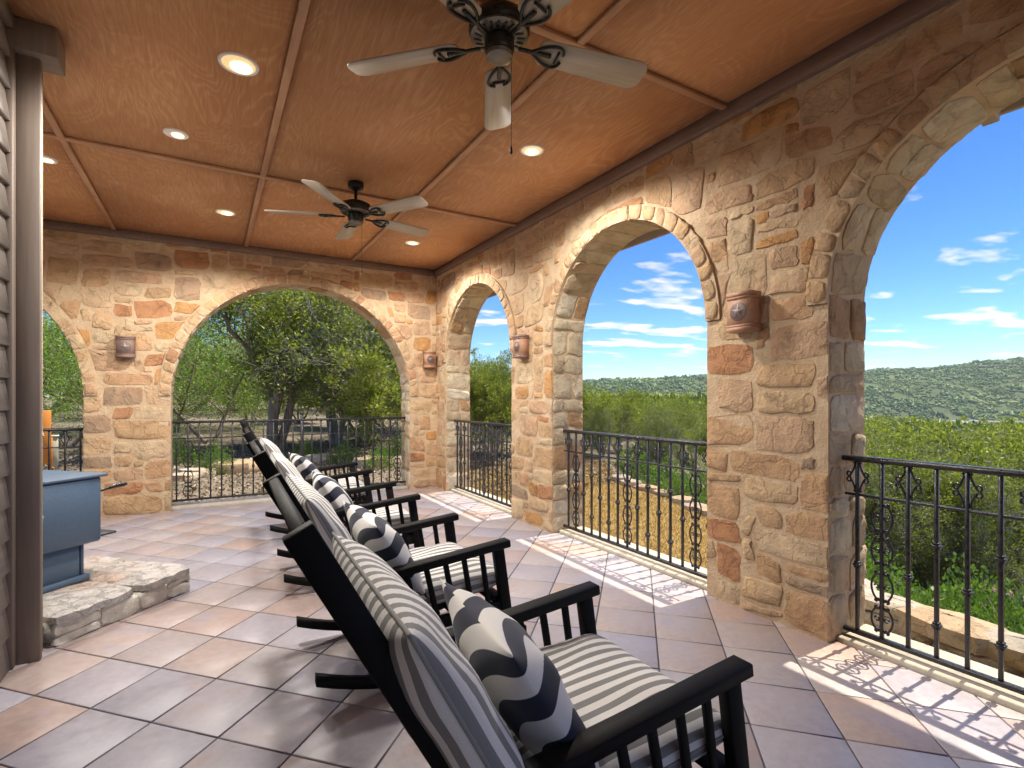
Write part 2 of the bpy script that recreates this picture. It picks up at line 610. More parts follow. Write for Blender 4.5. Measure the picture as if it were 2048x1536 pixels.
m_iron = material('black_iron', metal_fn((0.012, 0.012, 0.014), (0.028, 0.027, 0.03), 0.22, 0.45), Roughness=0.35)
m_chair = material('black_painted_wood', wood_fn((0.005, 0.005, 0.005), (0.008, 0.0078, 0.0075), (1, 1, 1), 60, 0.0006), Roughness=0.6, Specular_IOR_Level=0.14)
m_bronze = material('fan_bronze', metal_fn((0.010, 0.012, 0.010), (0.022, 0.022, 0.018), 0.25, 0.4), Roughness=0.3, Metallic=0.3)
m_pewter = material('fan_pewter', metal_fn((0.14, 0.125, 0.10), (0.22, 0.195, 0.16), 0.3, 0.45), Roughness=0.4, Metallic=0.6)
m_blade = material('bleached_blade', wood_fn((0.40, 0.35, 0.28), (0.55, 0.49, 0.40), (0.06, 1, 1), 60, 0.0006), Roughness=0.45)
m_stove = material('stove_enamel', metal_fn((0.075, 0.125, 0.195), (0.095, 0.15, 0.225), 0.38, 0.55), Roughness=0.45)
m_stove_dark = material('stove_iron', metal_fn((0.02, 0.025, 0.033), (0.045, 0.05, 0.06), 0.35, 0.5), Roughness=0.4)
m_sconce = material('rusty_copper', metal_fn((0.36, 0.19, 0.115), (0.47, 0.27, 0.17), 0.5, 0.7), Roughness=0.5, Metallic=0.1)
m_sconce_b = material('brown_copper', metal_fn((0.19, 0.12, 0.095), (0.27, 0.175, 0.14), 0.45, 0.65), Roughness=0.5, Metallic=0.15)
m_star = material('star_metal', metal_fn((0.22, 0.17, 0.15), (0.32, 0.26, 0.23), 0.35, 0.5), Roughness=0.4, Metallic=0.5)
m_disc = material('star_disc', metal_fn((0.12, 0.085, 0.075), (0.19, 0.135, 0.12), 0.45, 0.6), Roughness=0.5, Metallic=0.2)
m_white = material('white_enamel', metal_fn((0.74, 0.73, 0.70), (0.80, 0.79, 0.77), 0.3, 0.4), Roughness=0.35)
m_reflector = material('self_glow_reflector', metal_fn((0.80, 0.56, 0.26), (0.86, 0.62, 0.30), 0.25, 0.35), Roughness=0.3, Emission_Color=(1.0, 0.72, 0.36), Emission_Strength=0.16)  # faint emission stands in for bulb light caught by the reflector
m_bulb = material('lit_bulb', None, Emission_Color=(1.0, 0.80, 0.48), Emission_Strength=0.5)


def stripe_fn(nt, b):
    uv = nd(nt, 'ShaderNodeUVMap')
    s = nd(nt, 'ShaderNodeSeparateXYZ', Vector=uv.outputs[0])
    fr = mth(nt, 'FRACT', mth(nt, 'MULTIPLY', s.outputs[0], 15.0))
    w = ramp(nt, fr, [(0.0, (0, 0, 0)), (0.015, (1, 1, 1)), (0.485, (1, 1, 1)), (0.5, (0, 0, 0))])
    weave = nd(nt, 'ShaderNodeTexNoise', Vector=nd(nt, 'ShaderNodeMapping', Vector=uv.outputs[0], Scale=(90, 320, 1)).outputs[0], Scale=1.6, Detail=2.0)
    c = mixc(nt, w, (0.80, 0.785, 0.74), (0.235, 0.232, 0.222))
    c2 = mixc(nt, 1.0, c, ramp(nt, weave.outputs[0], [(0.3, (0.86, 0.86, 0.86)), (0.7, (1.05, 1.05, 1.05))]), 'MULTIPLY')
    setin(nt, b, 'Base Color', c2)
    bump(nt, b, weave.outputs[0], 0.0015, 0.4)


m_stripe = material('striped_canvas', stripe_fn, Roughness=0.9, Sheen_Weight=0.15)


def navy_fn(nt, b):
    uv = nd(nt, 'ShaderNodeUVMap')
    s = nd(nt, 'ShaderNodeSeparateXYZ', Vector=uv.outputs[0])
    du = mth(nt, 'SUBTRACT', 1.0, s.outputs[0])
    dv = mth(nt, 'SUBTRACT', s.outputs[1], 0.22)
    # rounded bands that repeat outwards from one side, with a stepped break at the seam
    adv = mth(nt, 'ABSOLUTE', dv)
    rad = mth(nt, 'POWER', mth(nt, 'ADD', mth(nt, 'POWER', mth(nt, 'MULTIPLY', du, 1.0), 2.6), mth(nt, 'POWER', mth(nt, 'MULTIPLY', adv, 0.80), 2.6)), 0.3846)
    band = mth(nt, 'FRACT', mth(nt, 'ADD', mth(nt, 'MULTIPLY', rad, 5.0), 0.06))
    w = ramp(nt, band, [(0.0, (0, 0, 0)), (0.47, (0, 0, 0)), (0.485, (1, 1, 1)), (0.985, (1, 1, 1)), (1.0, (0, 0, 0))])
    weave = nd(nt, 'ShaderNodeTexNoise', Vector=uv.outputs[0], Scale=260.0, Detail=2.0)
    c = mixc(nt, w, (0.74, 0.725, 0.68), (0.010, 0.014, 0.034))
    c2 = mixc(nt, 1.0, c, ramp(nt, weave.outputs[0], [(0.3, (0.9, 0.9, 0.9)), (0.7, (1.05, 1.05, 1.05))]), 'MULTIPLY')
    setin(nt, b, 'Base Color', c2)
    bump(nt, b, weave.outputs[0], 0.001, 0.4)


m_navy = material('navy_pattern_canvas', navy_fn, Roughness=0.88, Sheen_Weight=0.1)


def leaf_mat(name, stops, trans=0.35, nscale=1.3, nmix=0.42):
    m = bpy.data.materials.new(name)
    m.use_nodes = True
    nt = m.node_tree
    nt.nodes.clear()
    ge = nd(nt, 'ShaderNodeNewGeometry')
    oi = nd(nt, 'ShaderNodeObjectInfo')
    n = nd(nt, 'ShaderNodeTexNoise', Vector=ge.outputs['Position'], Scale=nscale, Detail=3.0)
    f = mth(nt, 'ADD', mth(nt, 'MULTIPLY', ge.outputs['Random Per Island'], 0.97 - nmix), mth(nt, 'ADD', mth(nt, 'MULTIPLY', n.outputs[0], nmix), mth(nt, 'MULTIPLY', oi.outputs['Random'], 0.12)))
    c = ramp(nt, f, stops)
    d = nd(nt, 'ShaderNodeBsdfDiffuse', Color=c)
    t = nd(nt, 'ShaderNodeBsdfTranslucent', Color=mixc(nt, 1.0, c, (1.15, 1.2, 0.6), 'MULTIPLY'))
    g = nd(nt, 'ShaderNodeBsdfGlossy', Color=(0.9, 0.95, 1.0), Roughness=0.45)
    mx = nd(nt, 'ShaderNodeMixShader', Fac=trans)
    nt.links.new(d.outputs[0], mx.inputs[1])
    nt.links.new(t.outputs[0], mx.inputs[2])
    mx2 = nd(nt, 'ShaderNodeMixShader', Fac=0.035)
    nt.links.new(mx.outputs[0], mx2.inputs[1])
    nt.links.new(g.outputs[0], mx2.inputs[2])
    nd(nt, 'ShaderNodeOutputMaterial', Surface=mx2.outputs[0])
    return m


m_juniper = leaf_mat('juniper_foliage', [(0.2, (0.09, 0.145, 0.022)), (0.5, (0.22, 0.285, 0.042)), (0.75, (0.34, 0.395, 0.065)), (0.95, (0.44, 0.46, 0.11))], 0.48)
m_oak = leaf_mat('oak_foliage', [(0.2, (0.10, 0.20, 0.032)), (0.5, (0.22, 0.37, 0.055)), (0.8, (0.33, 0.49, 0.09)), (0.97, (0.48, 0.56, 0.22))], 0.5)
m_shrub = leaf_mat('shrub_foliage', [(0.2, (0.06, 0.13, 0.02)), (0.5, (0.12, 0.23, 0.035)), (0.8, (0.19, 0.31, 0.06)), (0.97, (0.28, 0.38, 0.12))])
m_drygrass = leaf_mat('dry_grass', [(0.2, (0.24, 0.15, 0.045)), (0.5, (0.36, 0.235, 0.075)), (0.8, (0.44, 0.31, 0.11)), (0.97, (0.24, 0.24, 0.07))], 0.2)
m_litter = leaf_mat('leaf_litter', [(0.2, (0.10, 0.075, 0.055)), (0.5, (0.24, 0.19, 0.145)), (0.75, (0.36, 0.29, 0.22)), (0.95, (0.42, 0.22, 0.12))], 0.1)


def bark_fn(c0, c1):
    def fn(nt, b):
        co = obj_co(nt)
        n = nd(nt, 'ShaderNodeTexNoise', Vector=nd(nt, 'ShaderNodeMapping', Vector=co, Scale=(1, 1, 0.12)).outputs[0], Scale=28.0, Detail=6.0, Roughness=0.7)
        setin(nt, b, 'Base Color', ramp(nt, n.outputs[0], [(0.35, c0), (0.65, c1)]))
        bump(nt, b, n.outputs[0], 0.03, 0.9)
    return fn


m_bark = material('juniper_bark', bark_fn((0.16, 0.125, 0.10), (0.48, 0.39, 0.32)), Roughness=0.95)
m_twig = material('grey_dead_twigs', bark_fn((0.26, 0.25, 0.245), (0.46, 0.45, 0.44)), Roughness=0.95)


def ground_fn(nt, b):
    ge = nd(nt, 'ShaderNodeNewGeometry')
    po = ge.outputs['Position']
    n1 = nd(nt, 'ShaderNodeTexNoise', Vector=po, Scale=0.7, Detail=6.0, Roughness=0.6)
    n2 = nd(nt, 'ShaderNodeTexNoise', Vector=po, Scale=14.0, Detail=8.0, Roughness=0.75)
    c1 = ramp(nt, n2.outputs[0], [(0.28, (0.10, 0.08, 0.06)), (0.5, (0.24, 0.195, 0.15)), (0.68, (0.40, 0.36, 0.31))])
    c2 = mixc(nt, ramp(nt, n1.outputs[0], [(0.52, (0, 0, 0)), (0.68, (0.8, 0.8, 0.8))]), c1, (0.11, 0.13, 0.04))
    at = nd(nt, 'ShaderNodeAttribute', _attribute_name='lawn')
    lawn = ramp(nt, n2.outputs[0], [(0.3, (0.22, 0.145, 0.045)), (0.55, (0.36, 0.245, 0.08)), (0.75, (0.42, 0.31, 0.13))])
    c3 = mixc(nt, at.outputs['Fac'], c2, lawn)
    setin(nt, b, 'Base Color', c3)
    bump(nt, b, n2.outputs[0], 0.06, 0.8)


m_ground = material('ground_soil', ground_fn, Roughness=0.97)


def water_fn(nt, b):
    n = nd(nt, 'ShaderNodeTexNoise', Vector=obj_co(nt), Scale=0.35, Detail=4.0)
    bump(nt, b, n.outputs[0], 0.4, 0.3)


m_water = material('lake_water', water_fn, Base_Color=(0.03, 0.07, 0.12), Roughness=0.12)


def hill_fn(nt, b):
    po = nd(nt, 'ShaderNodeNewGeometry').outputs['Position']
    n = nd(nt, 'ShaderNodeTexNoise', Vector=po, Scale=0.03, Detail=8.0, Roughness=0.7)
    setin(nt, b, 'Base Color', ramp(nt, n.outputs[0], [(0.35, (0.05, 0.085, 0.03)), (0.6, (0.10, 0.145, 0.045)), (0.78, (0.22, 0.22, 0.12))]))


m_hill = material('hill_scrub', hill_fn, Roughness=1.0)
m_canopy = leaf_mat('far_canopy', [(0.28, (0.022, 0.065, 0.018)), (0.45, (0.05, 0.125, 0.024)), (0.60, (0.10, 0.19, 0.036)), (0.78, (0.18, 0.26, 0.06))], 0.0, 0.014, 0.75)
m_midcanopy = leaf_mat('mid_canopy', [(0.2, (0.07, 0.12, 0.022)), (0.5, (0.16, 0.215, 0.038)), (0.8, (0.26, 0.32, 0.06)), (0.97, (0.34, 0.37, 0.09))], 0.3, 0.25, 0.6)
m_rock = material('limestone_rock', stone_fn([(0.0, (0.42, 0.385, 0.33)), (0.3, (0.50, 0.455, 0.38)), (0.6, (0.36, 0.33, 0.29)), (0.85, (0.46, 0.35, 0.23))], grime=(0.14, 0.13, 0.11)), Roughness=0.95)
m_house = material('far_house_render', None, Base_Color=(0.62, 0.60, 0.55), Roughness=0.8)
m_roof = material('far_house_roof', None, Base_Color=(0.30, 0.26, 0.24), Roughness=0.8)
m_pane = material('far_house_glass', None, Base_Color=(0.03, 0.04, 0.05), Roughness=0.1)
m_orange = material('orange_paint', metal_fn((0.62, 0.22, 0.03), (0.72, 0.28, 0.05), 0.5, 0.6), Roughness=0.55)
m_palegreen = material('pale_paint', metal_fn((0.50, 0.55, 0.42), (0.58, 0.62, 0.48), 0.5, 0.6), Roughness=0.55)
m_shore = material('shore_limestone', None, Base_Color=(0.52, 0.49, 0.45), Roughness=0.95)

m_piping = material('grey_piping', wood_fn((0.22, 0.22, 0.21), (0.30, 0.30, 0.285), (1, 1, 1), 200, 0.0004), Roughness=0.9)
# ------------------------------------------------------------------ the porch
XW, YW, TW = 2.72, 6.78, 0.35            # inner face of the right wall, of the far wall, wall thickness
XO, YO = XW + TW, YW + TW
XL = -0.805                                # siding face
ZC, ZB = 3.0, 2.92                        # ceiling, beam underside
YB = -3.2                                 # back end of what is built

# floor: slab, joints, and every tile
floor = props(MB().box(((XO - 3.2) / 2 - 0.0, (YB + YO) / 2, -0.206), (XO + 3.2, YO - YB, 0.4)).build('floor', m_grout), kind='structure')
TX, TY = 0.2205, 0.2325                   # half diagonals of a tile
gap = 0.0038


def clip_poly(poly, x0, x1, y0, y1):
    def cut(poly, ax, lim, keep_less):
        out = []
        for i in range(len(poly)):
            a, b = poly[i - 1], poly[i]
            ia = (a[ax] <= lim) if keep_less else (a[ax] >= lim)
            ib = (b[ax] <= lim) if keep_less else (b[ax] >= lim)
            if ia != ib:
                t = (lim - a[ax]) / (b[ax] - a[ax])
                out.append((a[0] + (b[0] - a[0]) * t, a[1] + (b[1] - a[1]) * t))
            if ib:
                out.append(b)
        return out
    for ax, lim, kl in ((0, x0, False), (0, x1, True), (1, y0, False), (1, y1, True)):
        if len(poly) < 3:
            return []
        poly = cut(poly, ax, lim, kl)
    return poly


tile_list = []
for i in range(-16, 24):
    for j in range(-30, 34):
        if (i + j) % 2 == 0:
            continue
        cx_, cy_ = 0.025 + TX * i, 2.66 + TY * j
        sx, sy = TX - gap * 1.42, TY - gap * 1.42
        poly = clip_poly([(cx_, cy_ - sy), (cx_ + sx, cy_), (cx_, cy_ + sy), (cx_ - sx, cy_)], -2.6, XW + 0.055, YB, YW + 0.06)
        if len(poly) < 3:
            continue
        ar = abs(sum(poly[k - 1][0] * poly[k][1] - poly[k][0] * poly[k - 1][1] for k in range(len(poly)))) / 2
        if ar < 0.002:
            continue
        mx_, my_ = sum(p[0] for p in poly) / len(poly), sum(p[1] for p in poly) / len(poly)
        px, py, pk = project((mx_, my_, 0))
        vis = pk > 0.3 and -120 < px < 2170 and py < 1680
        tile_list.append((pk if vis else 999 + pk, poly, vis))


def tile_geo(mb, poly):
    n = len(poly)
    c = (sum(p[0] for p in poly) / n, sum(p[1] for p in poly) / n)
    dz = random.uniform(-0.0004, 0.0004)
    ins = []
    for p in poly:
        dx, dy = c[0] - p[0], c[1] - p[1]
        L = math.hypot(dx, dy) or 1
        ins.append((p[0] + dx / L * 0.004, p[1] + dy / L * 0.004))
    vs_ = [(x, y, -0.007) for x, y in poly] + [(x, y, -0.0018 + dz) for x, y in poly] + [(x, y, dz) for x, y in ins]
    fs_ = [tuple(range(2 * n, 3 * n))]
    for k in range(n):
        k2 = (k + 1) % n
        fs_.append((k, k2, n + k2, n + k))
        fs_.append((n + k, n + k2, 2 * n + k2, 2 * n + k))
    mb.add(vs_, fs_)


tile_list.sort(key=lambda t: t[0])
rest = MB()
cnt = 0
for k_, poly, vis in tile_list:
    if vis and cnt < 300:
        mb = MB()
        tile_geo(mb, poly)
        mb.build('tile', m_tile, floor)
        cnt += 1
    else:
        tile_geo(rest, poly)
props(rest.build('tiles_out_of_view', m_tile, floor), kind='stuff')


# stone walls -------------------------------------------------------
class Arch:
    def __init__(self, uc, r, zs, ring=0.105):
        self.uc, self.r, self.zs, self.ring = uc, r, zs, ring


def stone_piece(mb, poly2, fmap, proud, rng, base=-0.012):
    """a rock-faced stone on outline poly2 (list of 2-D points) mapped to space by fmap(u, z, d)"""
    n = len(poly2)
    P = np.array(poly2)
    c = P.mean(0)
    r1 = c + (P - c) * 0.985
    r2 = c + (P - c) * (0.86 + 0.04 * rng.random((n, 1)))
    vs_ = [fmap(p[0], p[1], base) for p in P]
    vs_ += [fmap(p[0], p[1], proud * (0.42 + 0.3 * rng.random())) for p in r1]
    tilt = rng.normal(0, 0.025, 2)
    vs_ += [fmap(p[0], p[1], proud * (0.85 + 0.35 * rng.random()) + tilt @ (p - c)) for p in r2]
    r3 = c + (P[::2] - c) * 0.45
    m = len(r3)
    vs_ += [fmap(p[0], p[1], proud * (0.85 + 0.6 * rng.random()) + tilt @ (p - c)) for p in r3]
    fs_ = []
    for k in range(n):
        k2 = (k + 1) % n
        fs_.append((k, k2, n + k2, n + k))
        fs_.append((n + k, n + k2, 2 * n + k2, 2 * n + k))
    b3 = 3 * n
    for k in range(m):
        k2 = (k + 1) % m
        a = 2 * n + (2 * k) % n
        b_ = 2 * n + (2 * k + 1) % n
        c_ = 2 * n + (2 * k + 2) % n
        fs_.append((a, b_, b3 + k))
        fs_.append((b_, c_, b3 + k2, b3 + k))
    fs_.append(tuple(b3 + k for k in range(m)))
    A = np.array(vs_)
    up = np.array(fmap(c[0], c[1], 0.01)) - np.array(fmap(c[0], c[1], 0.0))
    nrm = np.cross(A[b3 + 1] - A[b3], A[b3 + m // 2] - A[b3])
    mb.add(vs_, fs_ if nrm @ up >= 0 else [f[::-1] for f in fs_])


def rr_outline(u0, u1, z0, z1, n, rng, p=5.0, jit=0.006):
    """roughly squared stone outline: corners kept, slightly clipped, edges wandering"""
    out = []
    cu, cz, hu, hz_ = (u0 + u1) / 2, (z0 + z1) / 2, (u1 - u0) / 2, (z1 - z0) / 2
    off = rng.normal(0, 0.012, 4)
    ns = max(2, n // 4)
    clipc = rng.uniform(0.80, 0.985, 4)
    k = 0
    for s_ in range(4):
        for q in range(ns):
            t = -1 + 2 * q / ns
            x, y = ((t, -1), (1, t), (-t, 1), (-1, -t))[s_]
            if q == 0:
                x, y = x * clipc[s_], y * clipc[s_]
            u = cu + hu * x + off[0] * y * min(1, hz_ / 0.08) + rng.normal(0, jit)
            z = cz + hz_ * y + off[1] * x * min(1, hu / 0.12) * 0.8 + rng.normal(0, jit)
            out.append([u, z])
    return out


def poly_area(P):
    x, y = P[:, 0], P[:, 1]
    return 0.5 * abs(np.dot(x, np.roll(y, 1)) - np.dot(y, np.roll(x, 1)))


def make_wall(name, label, u0, u1, arches, fmap, seed, far_jamb, ztop=ZB + 0.03, body_top=ZC + 0.25):
    rng = np.random.default_rng(seed)
    wall = empty(name, fmap((u0 + u1) / 2, 0, -TW / 2), 0, label, 'wall')
    W0 = Vector(wall.location)

    def fm(u, z, d):
        p = fmap(u, z, d)
        return (p[0] - W0.x, p[1] - W0.y, p[2] - W0.z)
    # solid mortar body with the arch openings
    us = {u0, u1}
    for a in arches:
        for t in np.linspace(0, math.pi, 49):
            us.add(round(a.uc - a.r * math.cos(t), 5))
        if a.uc - a.r < u0 or a.uc + a.r > u1:
            pass
    us = sorted(u for u in us if u0 <= u <= u1)

    def low(u, a):
        q = a.r ** 2 - (u - a.uc) ** 2
        return a.zs + math.sqrt(max(q, 0))
    mb = MB()
    zb = -0.4
    for ua, ub in zip(us[:-1], us[1:]):
        m = (ua + ub) / 2
        a = next((a for a in arches if abs(m - a.uc) < a.r), None)
        za, zb2 = (low(ua, a), low(ub, a)) if a else (zb, zb)
        q = [fm(ua, za, 0), fm(ub, zb2, 0), fm(ub, body_top, 0), fm(ua, body_top, 0)]
        w = [fm(ua, za, -TW), fm(ub, zb2, -TW), fm(ub, body_top, -TW), fm(ua, body_top, -TW)]
        dd = np.array(fm(0, 0, 1)) - np.array(fm(0, 0, 0))
        mb.addref(q, [(0, 1, 2, 3)], dd)
        mb.addref(w, [(0, 1, 2, 3)], -dd)
        cu = a.uc if a else m
        mb.addref([q[0], w[0], w[1], q[1]], [(0, 1, 2, 3)], np.array(fm(cu, -5, 0)) - np.array(fm(m, low(m, a) if a else 0, 0)))
    for a in arches:
        for e in (a.uc - a.r, a.uc + a.r):
            if u0 < e < u1:
                mb.addref([fm(e, zb, 0), fm(e, a.zs, 0), fm(e, a.zs, -TW), fm(e, zb, -TW)], [(0, 1, 2, 3)], np.array(fm(a.uc, 0, 0)) - np.array(fm(e, 0, 0)))
    for e, w in ((u0, u1), (u1, u0)):
        mb.addref([fm(e, zb, 0), fm(e, body_top, 0), fm(e, body_top, -TW), fm(e, zb, -TW)], [(0, 1, 2, 3)], np.array(fm(e, 0, 0)) - np.array(fm(w, 0, 0)))
    mb.build('mortar_bed', m_mortar, wall)
    pieces = []        # (outline, map, proud, material)
    # coursed rubble on the face
    du, dz = 0.088, 0.072
    nu, nz = int((u1 - u0) / du) + 1, int(ztop / dz) + 1
    used = np.zeros((nu, nz), bool)
    sizes = [(2, 1), (3, 1), (2, 2), (3, 2), (4, 2), (3, 3), (4, 3), (5, 3), (4, 2), (5, 2), (2, 3), (3, 4), (1, 2), (6, 3)]
    wts = np.array([.5, .6, 1.2, 2, 2.2, 1.6, 1.8, 1.0, 1.4, 1.0, .7, .5, .4, .6])
    wts = wts / wts.sum()

    def inside(u, z):
        for a in arches:
            if (z < a.zs and abs(u - a.uc) < a.r) or (z >= a.zs and math.hypot(u - a.uc, z - a.zs) < a.r + a.ring):
                return True
        return False

    def push(u, z, cu):
        for a in arches:
            if z < a.zs - 0.02:
                if abs(u - a.uc) < a.r:
                    u = a.uc + math.copysign(a.r, cu - a.uc)
            else:
                ro = a.r + a.ring + 0.012
                d = math.hypot(u - a.uc, z - a.zs)
                if d < ro:
                    if d < 1e-6:
                        return u, a.zs + ro
                    k = ro / d
                    u, z = a.uc + (u - a.uc) * k, a.zs + (z - a.zs) * k
        return u, z
    for iz in range(nz):
        for iu in range(nu):
            if used[iu, iz]:
                continue
            order = rng.choice(len(sizes), size=6, replace=False, p=wts)
            w, h = 1, 1
            for o_ in order:
                ww, hh = sizes[o_]
                if iu + ww <= nu and iz + hh <= nz and not used[iu:iu + ww, iz:iz + hh].any():
                    w, h = ww, hh
                    break
            else:
                while w < 3 and iu + w < nu and not used[iu + w, iz]:
                    w += 1
            used[iu:iu + w, iz:iz + h] = True
            g = rng.uniform(0.006, 0.014)
            P = rr_outline(u0 + iu * du + g, u0 + (iu + w) * du - g, iz * dz + g + 0.004, min((iz + h) * dz, ztop) - g, 16, rng, 8.0, 0.0045)
            P0 = np.array(P)
            if P0[:, 1].max() - P0[:, 1].min() < 0.03:
                continue
            P0[:, 0] = np.clip(P0[:, 0], u0, u1)
            P0[:, 1] = np.clip(P0[:, 1], 0.001, ztop)
            if sum(inside(*q) for q in P0) > 0.72 * len(P0):
                continue
            cu_ = P0[:, 0].mean()
            P1 = np.array([push(q[0], q[1], cu_) for q in P0])
            ar = poly_area(P1)
            if ar < 0.0035 or ar < 0.16 * poly_area(P0):
                continue
            ext = P1.max(0) - P1.min(0)
            if ar < 0.3 * ext[0] * ext[1] or min(ext) < 0.03:
                continue
            pieces.append((P1, fm, rng.uniform(0.003, 0.010), m_stone, 14))
    # arch rings
    for a in arches:
        nseg = max(10, int(math.pi * a.r / 0.115))
        edges = np.linspace(0, math.pi, nseg + 1)
        edges[1:-1] += rng.normal(0, 0.012, nseg - 1)
        ringmb = MB()
        K = 60
        for k in range(K):
            t0, t1 = math.pi * k / K, math.pi * (k + 1) / K
            q = []
            for t, rr_, d in ((t0, a.r, 0.018), (t1, a.r, 0.018), (t1, a.r + a.ring, 0.018), (t0, a.r + a.ring, 0.018), (t0, a.r + a.ring, -0.01), (t1, a.r + a.ring, -0.01), (t0, a.r, -0.01), (t1, a.r, -0.01)):
                q.append(fm(a.uc + rr_ * math.cos(t), a.zs + rr_ * math.sin(t), d))
            tm_ = (t0 + t1) / 2
            rd = np.array(fm(math.cos(tm_), math.sin(tm_), 0)) - np.array(fm(0, 0, 0))
            ringmb.addref(q[:4], [(0, 1, 2, 3)], np.array(fm(0, 0, 1)) - np.array(fm(0, 0, 0)))
            ringmb.addref([q[3], q[2], q[5], q[4]], [(0, 1, 2, 3)], rd)
            ringmb.addref([q[0], q[6], q[7], q[1]], [(0, 1, 2, 3)], -rd)
        ringmb.build('arch_ring_bed', m_mortar, wall)

        def fring(ang, rad, d, a=a):
            return fm(a.uc + rad * math.cos(ang), a.zs + rad * math.sin(ang), d + 0.014)
        for k in range(nseg):
            e0, e1 = edges[k], edges[k + 1]
            gg = 0.006 / a.r
            P = rr_outline(e0 + gg, e1 - gg, a.r + 0.001, a.r + a.ring - 0.002 + rng.normal(0, .006), 12, rng, 6.0, 0.0025)
            P = np.array(P)
            P[:, 1] = np.maximum(P[:, 1], a.r)
            pieces.append((P, fring, rng.uniform(0.006, 0.014), m_ring, 14))
        # reveal: far jamb and the soffit of the arch
        sgn = far_jamb

        def frev(s, t, d, a=a, sgn=sgn):
            if s < a.zs:
                u, z, nu_, nz_ = a.uc + sgn * a.r, s, -sgn, 0.0
            else:
                ph = (s - a.zs) / a.r
                u, z = a.uc + sgn * a.r * math.cos(ph), a.zs + a.r * math.sin(ph)
                nu_, nz_ = -sgn * math.cos(ph), -math.sin(ph)
            return fm(u + nu_ * d, z + nz_ * d, -t)
        s = 0.012
        smax = a.zs + math.pi * a.r - 0.02
        while s < smax:
            L = rng.uniform(0.10, 0.24)
            e = min(s + L, smax)
            cuts = [0.0, TW] if rng.random() < 0.3 else [0.0, TW * rng.uniform(0.35, 0.65), TW]
            for t0, t1 in zip(cuts[:-1], cuts[1:]):
                P = np.array(rr_outline(s + 0.008, e - 0.008, t0 + 0.008, t1 - 0.008, 16, rng, 5.0, 0.005))
                pieces.append((P, frev, rng.uniform(0.005, 0.014), m_reveal, 14))
            s = e
    # the largest in the picture are objects of their own, the rest is joined
    scored = []
    for pc in pieces:
        P, f, proud, mat, n = pc
        c = P.mean(0)
        w = Vector(f(c[0], c[1], 0)) + W0
        x, y, k = project(w)
        vis = k > 0.2 and -80 < x < 2130 and -80 < y < 1620
        e1 = Vector(f(P[0][0], P[0][1], 0)) + W0
        pts = [project(Vector(f(q[0], q[1], 0)) + W0)[:2] for q in P[::2]]
        pa = poly_area(np.array(pts)) if vis else 0.0
        scored.append((pa, pc))
    scored.sort(key=lambda t: -t[0])
    rest_ = {}
    for i, (pa, (P, f, proud, mat, n)) in enumerate(scored):
        if i < 300 and pa > 12:
            mb = MB()
            stone_piece(mb, P, f, proud, rng)
            o = mb.build('stone', mat, wall)
            autosmooth(o, 50)
        else:
            stone_piece(rest_.setdefault(mat.name, (MB(), mat))[0], P, f, proud, rng)
    for mbr, mat in rest_.values():
        props(autosmooth(mbr.build('small_stones', mat, wall), 50), kind='stuff')
    return wall


RA = 0.85
arch_A = Arch(5.56, 0.87, 1.72)
arch_B = Arch(3.085, 0.86, 1.73)
arch_C = Arch(0.62, 0.86, 1.73)
wall_right = make_wall('stone_wall', 'long tan stone wall with three arches open to the lake view', -1.1, YW, [arch_A, arch_B, arch_C],
                       lambda u, z, d: (XW - d, u, z), 3, +1)
arch_D = Arch(0.985, 1.355, 1.27)
arch_E = Arch(-2.47, 1.355, 1.27)
wall_far = make_wall('stone_wall', 'stone end wall with a wide arch facing the oak and juniper trees', -2.9, XW + 0.005, [arch_D, arch_E],
                     lambda u, z, d: (u, YW - d, z), 5, +1)

# sills under the railings
for nm, c, s in (('arch_sill', (XO - 0.14, arch_A.uc, -0.0), (0.29, 2 * arch_A.r, 0.05)), ('arch_sill', (XO - 0.14, arch_B.uc, -0.0), (0.29, 2 * arch_B.r, 0.05)),
                 ('arch_sill', (XO - 0.14, arch_C.uc, -0.0), (0.29, 2 * arch_C.r, 0.05)),
                 ('arch_sill', (arch_D.uc, YO - 0.14, 0.002), (2 * arch_D.r, 0.29, 0.06)), ('arch_sill', (arch_E.uc + .5, YO - 0.14, 0.002), (2 * arch_E.r - 1.0, 0.29, 0.06))):
    w = wall_right if s[0] < 0.5 else wall_far
    c = (c[0] - w.location.x, c[1] - w.location.y, c[2] - w.location.z)
    MB().bbox(c, s, 0.008).build(nm, m_sill, w)

# ceiling: plywood panels, battens, perimeter beams
ceiling = props(MB().box(((XW - 2.9) / 2, (YB + YW) / 2, ZC + 0.06), (XW + 2.9 + 0.02, YW - YB + 0.02, 0.07)).build('ceiling', m_beam), kind='structure')
bx_ = [-2.06, -0.86, 0.36, 1.57, XW - 0.055]
by_ = [YB, -0.42, 2.06, 4.53, YW - 0.055]
bx_full = [-2.9] + bx_
for i in range(len(bx_full) - 1):
    for j in range(len(by_) - 1):
        x0, x1, y0, y1 = bx_full[i], bx_full[i + 1], by_[j], by_[j + 1]
        MB().box(((x0 + x1) / 2, (y0 + y1) / 2, ZC + 0.0055), (x1 - x0 - 0.004, y1 - y0 - 0.004, 0.011)).build('plywood_panel', m_ply, ceiling)
for x in bx_[:-1]:
    for j in range(len(by_) - 1):
        y0, y1 = by_[j] + (0.021 if j else 0), by_[j + 1] - 0.021
        MB().bbox((x, (y0 + y1) / 2, ZC - 0.0095), (0.042, y1 - y0, 0.019), 0.002).build('batten', m_batten, ceiling)
for y in by_[1:-1]:
    MB().bbox(((XW - 2.9) / 2, y, ZC - 0.0105), (XW + 2.9, 0.042, 0.021), 0.002).build('batten', m_battenx, ceiling)
